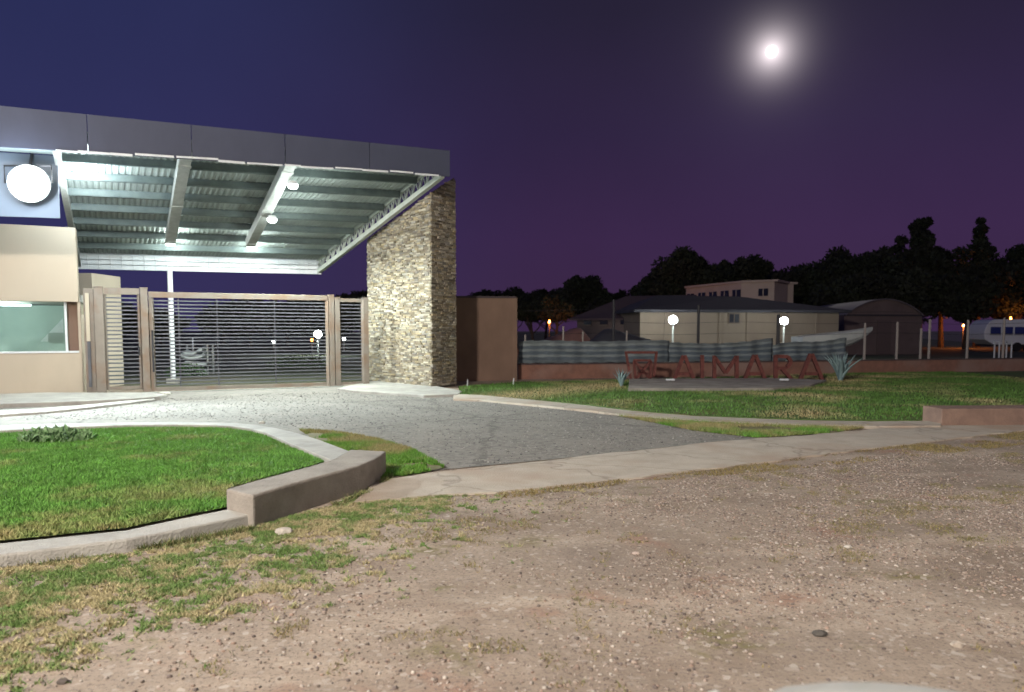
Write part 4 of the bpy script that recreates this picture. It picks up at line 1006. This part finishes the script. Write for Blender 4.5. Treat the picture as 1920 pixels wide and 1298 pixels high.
# ------------------------------------------------------------------ grass and gravel (stuff)
def inpoly(P, poly):
    x, y = P[:, 0], P[:, 1]; ins = np.zeros(len(P), bool); n = len(poly)
    for i in range(n):
        x0, y0 = poly[i][0], poly[i][1]; x1, y1 = poly[(i + 1) % n][0], poly[(i + 1) % n][1]
        c = ((y0 > y) != (y1 > y)) & (x < (x1 - x0) * (y - y0) / ((y1 - y0) + 1e-12) + x0); ins ^= c
    return ins
def vnoise(P, s, seed):
    g = np.random.default_rng(seed).random((64, 64)); q = P * s; i = np.floor(q).astype(int); f = q - i; f = f * f * (3 - 2 * f)
    a = g[i[:, 0] % 64, i[:, 1] % 64]; b_ = g[(i[:, 0] + 1) % 64, i[:, 1] % 64]; c = g[i[:, 0] % 64, (i[:, 1] + 1) % 64]; d = g[(i[:, 0] + 1) % 64, (i[:, 1] + 1) % 64]
    return (a * (1 - f[:, 0]) + b_ * f[:, 0]) * (1 - f[:, 1]) + (c * (1 - f[:, 0]) + d * f[:, 0]) * f[:, 1]
def fbm(P, s, seed): return .5 * vnoise(P, s, seed) + .3 * vnoise(P, s * 2.1, seed + 1) + .2 * vnoise(P, s * 4.7, seed + 2)
def sample(poly, n):
    a = np.array([(p[0], p[1]) for p in poly]); lo, hi = a.min(0), a.max(0); P = rng.uniform(lo, hi, (n * 4, 2)); P = P[inpoly(P, a)]; return P[:n]
def blades(name, P, z, h, wd, colr, lean=.6):
    n = len(P); a = rng.uniform(0, 2 * math.pi, n); dx, dy = np.cos(a), np.sin(a); hh = h * rng.uniform(.5, 1.25, n) if np.isscalar(h) else h * rng.uniform(.6, 1.2, n); ww = wd * rng.uniform(.7, 1.3, n)
    la = rng.uniform(0, 2 * math.pi, n); ll = hh * rng.uniform(0, lean, n) * 1.6
    b0 = np.stack([P[:, 0] - dx * ww, P[:, 1] - dy * ww, np.full(n, z)], 1); b1 = np.stack([P[:, 0] + dx * ww, P[:, 1] + dy * ww, np.full(n, z)], 1)
    m0 = np.stack([P[:, 0] + np.cos(la) * ll, P[:, 1] + np.sin(la) * ll, z + hh], 1)
    V = np.stack([b0, b1, m0], 1).reshape(-1, 3); C = np.repeat(np.concatenate([colr, np.ones((n, 1))], 1), 3, 0)
    o = npmesh(name, V, np.arange(len(V)).reshape(-1, 3), M['grass'], C, None, 3); o['kind'] = 'stuff'; return o
def mixc(a, b_, t): t = np.clip(t, 0, 1)[:, None]; return np.array(a) * (1 - t) + np.array(b_) * t
iv = [Vector((p[0], p[1], 0)) for p in isl]
P = sample([p for p in iv], 240000); P = P[P[:, 0] > -13.5]
# drier towards the near kerb
nearc = G(200, 960); dist = (P[:, 1] - 6.2 - .0 * P[:, 0])
dry = np.clip(1.0 - (P[:, 1] - 5.4) / 2.3, 0, 1) * (.45 + 1.0 * fbm(P, 2.7, 6)) + (fbm(P, 1.1, 5) - .60) * 1.8 + (fbm(P, 9, 8) - .5) * .8
c = mixc((.135, .31, .06), (.34, .29, .14), dry); c = c * rng.uniform(.45, 1.45, (len(P), 1)) * (.62 + .75 * fbm(P, 5.5, 77))[:, None]
tag(blades('grass', P, .03, .038, .006, c, 1.0), 'bright green mown grass filling the kerbed island', 'grass')
P = sample(LR, 90000); P = P[(P[:, 0] < 17)]
dry = (fbm(P, .55, 9) - .50) * 3.2 + .15
pA, pB = G(960, 745), G(1130, 727); dd_ = np.abs((P[:, 0] - pA.x) * (pB.y - pA.y) - (P[:, 1] - pA.y) * (pB.x - pA.x)) / (pB - pA).length
sel = (P[:, 0] > pA.x - 1) & (P[:, 0] < pB.x + .6); dry = np.where(sel, np.maximum(dry, 1.3 - dd_ / 1.1), dry)
c = mixc((.085, .17, .035), (.33, .27, .14), dry) * rng.uniform(.65, 1.35, (len(P), 1)) * (.6 + .8 * fbm(P, 2.5, 78))[:, None]
tag(blades('grass', P, .03, .05, .012, c), 'patchy mown grass of the lawn around the letters', 'grass')
for k, (poly, n) in enumerate(((vergeL, 22000), (vergeR, 16000))):
    P = sample(poly, n); g = fbm(P, 1.6, 20 + k); P = P[g > .38]; g = fbm(P, 1.3, 24 + k)
    c = mixc((.12, .26, .04), (.30, .26, .12), (g - .45) * 4 + (.0 if k == 0 else .35)) * rng.uniform(.65, 1.3, (len(P), 1))
    tag(blades('grass', P, .016, .045, .008, c), ['green tongue of grass right of the raised curved wall', 'mossy grass strip between the kerb and the path'][k], 'grass')
# rough turf in the foreground
turf = [G(x, y) for x, y in [(-60, 1060), (120, 1040), (300, 1010), (470, 990), (560, 965), (650, 940), (700, 935), (900, 928), (1060, 915), (960, 955), (880, 1000), (790, 1050), (640, 1100), (520, 1150), (330, 1200), (180, 1270), (60, 1330), (-60, 1340)]]
tb_ = sorted([(G(x, y).y, G(x, y).x) for x, y in [(1300, 893), (1060, 915), (960, 955), (880, 1000), (790, 1050), (640, 1100), (520, 1150), (330, 1200), (180, 1270), (60, 1330)]])
turf = [G(x, y) for x, y in [(-60, 1060), (120, 1040), (300, 1010), (470, 990), (560, 965), (650, 940), (700, 935), (900, 928), (1200, 900), (1250, 960), (1000, 1100), (700, 1330), (-60, 1340)]]
P = sample(turf, 330000); g = fbm(P, 2.2, 31) * .55 + fbm(P, 6.0, 35) * .45
sd_ = np.interp(P[:, 1], [a[0] for a in tb_], [a[1] for a in tb_]) - P[:, 0]
g = g * .5 + fbm(P, 15, 37) * .5; keep = g > (.70 - .30 * np.clip((sd_ + .9) / 2.0, 0, 1) + .14 * rng.random(len(P))); P = P[keep]
g2 = fbm(P, 3.2, 40); c = mixc((.15, .24, .07), (.44, .38, .22), (g2 - .47) * 3.4 + (fbm(P, 13, 44) - .5) * 3.2 + .45 + rng.uniform(-.35, .35, len(P))) * rng.uniform(.6, 1.3, (len(P), 1))
tag(blades('grass', P, 0, .021, .0045, c, 1.3), 'dry patchy turf in the left foreground', 'grass')
# sparse tufts over the gravel
big = [G(x, y) for x, y in [(-100, 1330), (500, 1000), (900, 930), (1300, 895), (1930, 820), (2000, 1330)]]
P = sample(big, 130000); g = fbm(P, 1.1, 51) * .55 + fbm(P, 5, 55) * .45; keep = g > (.60 + .07 * rng.random(len(P))); P = P[keep]
c = mixc((.14, .15, .055), (.33, .25, .13), rng.uniform(0, 1, len(P))) * rng.uniform(.6, 1.2, (len(P), 1))
tag(blades('grass', P, 0, .018, .004, c, 1.2), 'sparse thin tufts over the gravel ground', 'grass')
# strip of weeds along path
edge = [G(x, y) for x, y in [(930, 924), (1200, 896), (1440, 869), (1700, 835), (1930, 809), (1960, 830), (1700, 860), (1440, 885), (1200, 905), (940, 936)]]
P = sample(edge, 26000); g = fbm(P, 1.4, 61); P = P[g > .42 + .12 * rng.random(len(P))]
c = mixc((.17, .15, .05), (.33, .24, .11), rng.uniform(0, 1, len(P))) * rng.uniform(.6, 1.2, (len(P), 1))
tag(blades('grass', P, 0, .025, .006, c, 1.2), 'yellowish weeds along the near edge of the path', 'grass')

# tufts growing along the foot of the island kerb and wall
ft = [G(x, y) for x, y in [(-30, 1066), (120, 1049), (237, 1034), (340, 1018), (440, 999), (480, 992), (560, 970), (640, 944), (700, 916), (733, 893)]]
Pl = []
for a, c_ in zip(ft, ft[1:]):
    k = int((c_ - a).length * 900); tt2 = rng.random(k); nn2 = Vector(((c_ - a).y, -(c_ - a).x, 0)).normalized(); o2 = np.abs(rng.normal(0, .035, k)) + .005
    Pl.append(np.stack([a.x + (c_ - a).x * tt2 + nn2.x * o2, a.y + (c_ - a).y * tt2 + nn2.y * o2], 1))
P = np.concatenate(Pl); g = fbm(P, 3.5, 91); P = P[g > .50]
c = mixc((.10, .17, .05), (.34, .28, .14), rng.uniform(0, 1, len(P)) ** 1.5) * rng.uniform(.5, 1.2, (len(P), 1))
tag(blades('grass', P, 0, .055, .005, c, .8), 'ragged tufts along the foot of the island kerb and wall', 'grass')
ico = np.array([(0, 0, 1), (.89, 0, .45), (.28, .85, .45), (-.72, .53, .45), (-.72, -.53, .45), (.28, -.85, .45), (.72, .53, -.45), (-.28, .85, -.45), (-.89, 0, -.45), (-.28, -.85, -.45), (.72, -.53, -.45), (0, 0, -1)])
icf = np.array([(0, 1, 2), (0, 2, 3), (0, 3, 4), (0, 4, 5), (0, 5, 1), (1, 6, 2), (2, 7, 3), (3, 8, 4), (4, 9, 5), (5, 10, 1), (2, 6, 7), (3, 7, 8), (4, 8, 9), (5, 9, 10), (1, 10, 6), (11, 7, 6), (11, 8, 7), (11, 9, 8), (11, 10, 9), (11, 6, 10)])
def pebbles(P, z, r0, r1, name, lab, pal_):
    n = len(P); s = r0 + (r1 - r0) * rng.random(n) ** 3; V = ico[None] * s[:, None, None] * rng.uniform(.7, 1.25, (n, 1, 3)) * np.array([1, 1, .6]) * rng.uniform(.8, 1.2, (n, 12, 1))
    V = V + np.stack([P[:, 0], P[:, 1], z + s * .25], 1)[:, None]; Fc = (icf[None] + (np.arange(n) * 12)[:, None, None]).reshape(-1, 3)
    c = np.array(pal_)[rng.integers(0, len(pal_), n)] * rng.uniform(.75, 1.2, (n, 1)); C = np.repeat(np.concatenate([c, np.ones((n, 1))], 1), 12, 0)
    o = npmesh(name, V.reshape(-1, 3), Fc, M['pebble'], C, None, 3); tag(o, lab, 'gravel', None, 'stuff')
gp = [(.17, .135, .115), (.33, .26, .22), (.26, .195, .16), (.40, .34, .30), (.20, .155, .13), (.31, .22, .175), (.14, .11, .10), (.30, .24, .20), (.42, .37, .325)]
P = sample(big, 150000); g = fbm(P, .9, 71); sx = np.clip((P[:, 0] + 1.5) / 5, 0, 1); P = P[rng.random(len(P)) < (.16 + .60 * sx) * np.clip((g - .34) * 3.0, .10, 1)]
pebbles(P, 0, .0025, .0135, 'gravel', 'loose grey brown gravel scattered over the dirt ground', gp)
P = sample([G(x, y) for x, y in [(4, 790), (250, 750), (690, 732), (900, 748), (1180, 778), (1400, 822), (1080, 856), (850, 880), (700, 815), (560, 803), (430, 788)]], 16000)
pebbles(P, .008, .004, .017, 'gravel', 'fine pale grit spread over the driveway', [(.28, .26, .24), (.22, .21, .20), (.36, .34, .31), (.13, .125, .12)])
# a few single rocks
def rock(x, y, s, lab, c, m=None):
    p = G(x, y); r = random.Random(int(x)); bm = bmesh.new(); bmesh.ops.create_icosphere(bm, subdivisions=2, radius=s)
    for v in bm.verts: v.co = Vector((v.co.x * 1.3, v.co.y * .9, v.co.z * .65)) * r.uniform(.85, 1.12)
    me = bpy.data.meshes.new('rock'); bm.to_mesh(me); bm.free(); me.materials.append(m or mat('rock_' + str(x), c, .9, c2=tuple(k * .7 for k in c), nscale=20, bump=.4, bscale=60))
    o = bpy.data.objects.new('rock', me); col.objects.link(o); o.location = p + Vector((0, 0, s * .35)); tag(o, lab, 'rock', 'loose rocks on the ground')
rock(531, 1001, .055, 'whitish rock below the step of the raised curved wall', (.55, .50, .44))
rock(309, 742, .11, 'pale stone at the tip of the guardhouse pavement', (.60, .58, .52))
rock(491, 795, .05, 'small pale stone on the island kerb bend', (.55, .52, .46))
rock(1192, 1040, .022, 'pinkish white stone in the middle of the gravel', (.6, .48, .42))
rock(118, 1281, .022, 'dark stone at the bottom left corner of the turf', (.12, .10, .09))
rock(1537, 1192, .03, 'dark flat stone left of the white car corner', (.10, .09, .08))
rock(1590, 1028, .025, 'pale round stone on the gravel right of the middle', (.55, .5, .45))
rock(1795, 1212, .028, 'cream stone at the lower right', (.5, .43, .36))

# ------------------------------------------------------------------ parked white car at the camera's feet (only its nose shows)
def car(shift=Vector((0, 0, 0)), n_=0):
    hd = R(42); Fd = Vector((math.sin(hd), math.cos(hd), 0)); Rt = Vector((Fd.y, -Fd.x, 0))
    tip = D(1640, 1279, 1.55); tz = tip.z
    corner = Vector((tip.x, tip.y, 0)) - (Fd - Rt).normalized() * .13 + Vector((-.02, 0, 0)) + shift
    O = corner                      # front left corner; local x to the right, y backwards
    def Lc(x, y, z): p = O + Rt * x - Fd * y; return Vector((p.x, p.y, z))
    t = thing('parked_car', 'white car whose rounded bonnet corner shows at the bottom edge', 'car', (O.x, O.y, 0))
    Wd = 1.72; b = MB(); NX = 24; NY = 30; vs = []; fs = []
    def edge_front(x):              # plan rounding of the nose
        k = min(x, Wd - x); rr = .42
        return rr - math.sqrt(max(0, rr * rr - (rr - k) ** 2)) if k < rr else 0
    levels = [(0.22, .06), (.45, .0), (tz - .12, .01), (tz - .04, .04), (tz, .12), (tz + .04, .35), (tz + .10, .8), (tz + .16, 1.12)]
    for z, yo in levels:
        for i in range(NX + 1):
            x = Wd * i / NX; xx = x; inset = .03 if z > tz - .05 else 0
            ce = math.sin(math.pi * x / Wd)
            vs.append(Lc(inset + (Wd - 2 * inset) * i / NX, edge_front(x) * (1 - min(1, yo) * .6) + yo - .06 * ce, z + (.02 * ce if z >= tz - .05 else 0)))
    for j in range(len(levels) - 1):
        for i in range(NX): a = j * (NX + 1) + i; fs.append((a, a + 1, a + NX + 2, a + NX + 1))
    pm = min(vs, key=lambda p: proj(p)[1])
    if abs(proj(pm)[1] - proj(tip)[1]) + abs(proj(pm)[0] - proj(tip)[0]) > 3 and n_ < 12:
        for ob in [t]: bpy.data.objects.remove(ob, do_unlink=True)
        q = D(proj(tip)[0], proj(tip)[1], 1.55); s_ = (pm.z - CAM_H) / (q.z - CAM_H)
        want = Vector(((q.x) * s_, q.y * s_, 0)); return car(shift + Vector((want.x - pm.x, want.y - pm.y, 0)), n_ + 1)
    b.add(vs, fs); b.build('bonnet', M['carpaint'], t, smooth=True)
    b = MB()
    for x0 in (0, Wd - .02):
        prof = [(.45, .22), (4.0, .22), (4.1, .8), (4.0, tz + .14), (1.12, tz + .15), (.8, tz + .09), (.45, tz + .03)]
        vs = [Lc(x0 + (.03 if z_ > .7 else 0) * (1 if x0 == 0 else -1), y_, z_) for y_, z_ in prof] + [Lc(x0 + .02, y_, z_) for y_, z_ in prof]; n = len(prof)
        b.add(vs, [tuple(range(n)), tuple(range(n, 2 * n))[::-1]] + [(i, (i + 1) % n, n + (i + 1) % n, n + i) for i in range(n)])
    b.add([Lc(0, 4.05, .25), Lc(Wd, 4.05, .25), Lc(Wd, 4.05, tz + .13), Lc(0, 4.05, tz + .13)], [(0, 1, 2, 3)]); b.build('body', M['carpaint'], t)
    zr = tz + .58
    b = MB(); b.add([Lc(.22, 1.9, zr), Lc(Wd - .22, 1.9, zr), Lc(Wd - .22, 3.4, zr), Lc(.22, 3.4, zr), Lc(.22, 1.9, zr - .05), Lc(Wd - .22, 1.9, zr - .05), Lc(Wd - .22, 3.4, zr - .05), Lc(.22, 3.4, zr - .05)],
                    [(0, 1, 2, 3), (7, 6, 5, 4), (0, 4, 5, 1), (1, 5, 6, 2), (2, 6, 7, 3), (3, 7, 4, 0)]); b.build('roof', M['carpaint'], t)
    b = MB(); b.add([Lc(.06, 1.13, tz + .16), Lc(Wd - .06, 1.13, tz + .16), Lc(Wd - .22, 1.9, zr - .06), Lc(.22, 1.9, zr - .06)], [(0, 1, 2, 3)]); b.build('windscreen', M['pane'], t)
    b = MB()
    for s in (.05, Wd - .05): 
        q = .22 if s < 1 else Wd - .22
        b.add([Lc(s, 1.13, tz + .15), Lc(s, 3.95, tz + .14), Lc(q, 3.4, zr - .06), Lc(q, 1.9, zr - .06)], [(0, 1, 2, 3)])
    b.add([Lc(.05, 3.95, tz + .14), Lc(Wd - .05, 3.95, tz + .14), Lc(Wd - .22, 3.4, zr - .06), Lc(.22, 3.4, zr - .06)], [(0, 1, 2, 3)]); b.build('side_window', M['pane'], t)
    for x in (.02, Wd - .2):
        for y in (.85, 3.3):
            w_ = MB().tube([Lc(x - .03, y, .31), Lc(x + .18, y, .31)], .31, 20).build('wheel', M['rubber'], t)
            MB().tube([Lc(x - .045, y, .31), Lc(x + .19, y, .31)], .18, 16).build('rim', M['steel'], w_)
    for x in (.22, Wd - .42): MB().add([Lc(x, .02, .55), Lc(x + .2, -.02, .55), Lc(x + .2, -.02, .66), Lc(x, .02, .66), Lc(x, .1, .55), Lc(x + .2, .1, .55), Lc(x + .2, .1, .66), Lc(x, .1, .66)], [(0, 1, 2, 3), (7, 6, 5, 4), (0, 4, 5, 1), (3, 2, 6, 7), (0, 3, 7, 4), (1, 5, 6, 2)]).build('headlight', M['pane'], t)
car()

# ------------------------------------------------------------------ moon
bm = bmesh.new(); bmesh.ops.create_uvsphere(bm, u_segments=48, v_segments=24, radius=23); me = bpy.data.meshes.new('moon'); bm.to_mesh(me); bm.free(); me.materials.append(emis('moon_glow', (1, .98, .96), 3.0))
o = bpy.data.objects.new('moon', me); col.objects.link(o); o.location = MOON; tag(o, 'bright full moon with a hazy halo in the night sky', 'moon')

# ------------------------------------------------------------------ street lamps on the road behind the viewer
def street_lamp(x, y, h, pw, lab, aimx, c=(1, .91, .80)):
    t = thing('street_lamp', lab, 'street lamp', (x, y, 0), 'street lamps on the road behind the viewer')
    MB().tube([(x, y, 0), (x, y, 2), (x, y, h - .4)], [.11, .09, .06], 12).build('pole', M['steel'], t)
    MB().tube([(x, y, h - .4), (x + aimx * .3, y + .4, h - .05), (x + aimx * .8, y + 1.3, h + .1)], [.05, .045, .04], 10).build('arm', M['steel'], t)
    p = Vector((x + aimx * .9, y + 1.6, h + .1))
    MB().box(p - Vector((.16, .35, .02)), p + Vector((.16, .35, .10))).build('head', M['steel'], t, bevel=.03)
    MB().box(p - Vector((.12, .28, .045)), p + Vector((.12, .28, -.021))).build('lens', emis('street_lens', c, 8), t)
    light('street_light', p - Vector((0, 0, .2)), pw, c, t, .7)
street_lamp(-8.3, -7.6, 10, 20500, 'tall street lamp behind the viewer on the left', .4)
street_lamp(12, -12, 9.5, 4500, 'tall street lamp behind the viewer on the right', -.4)
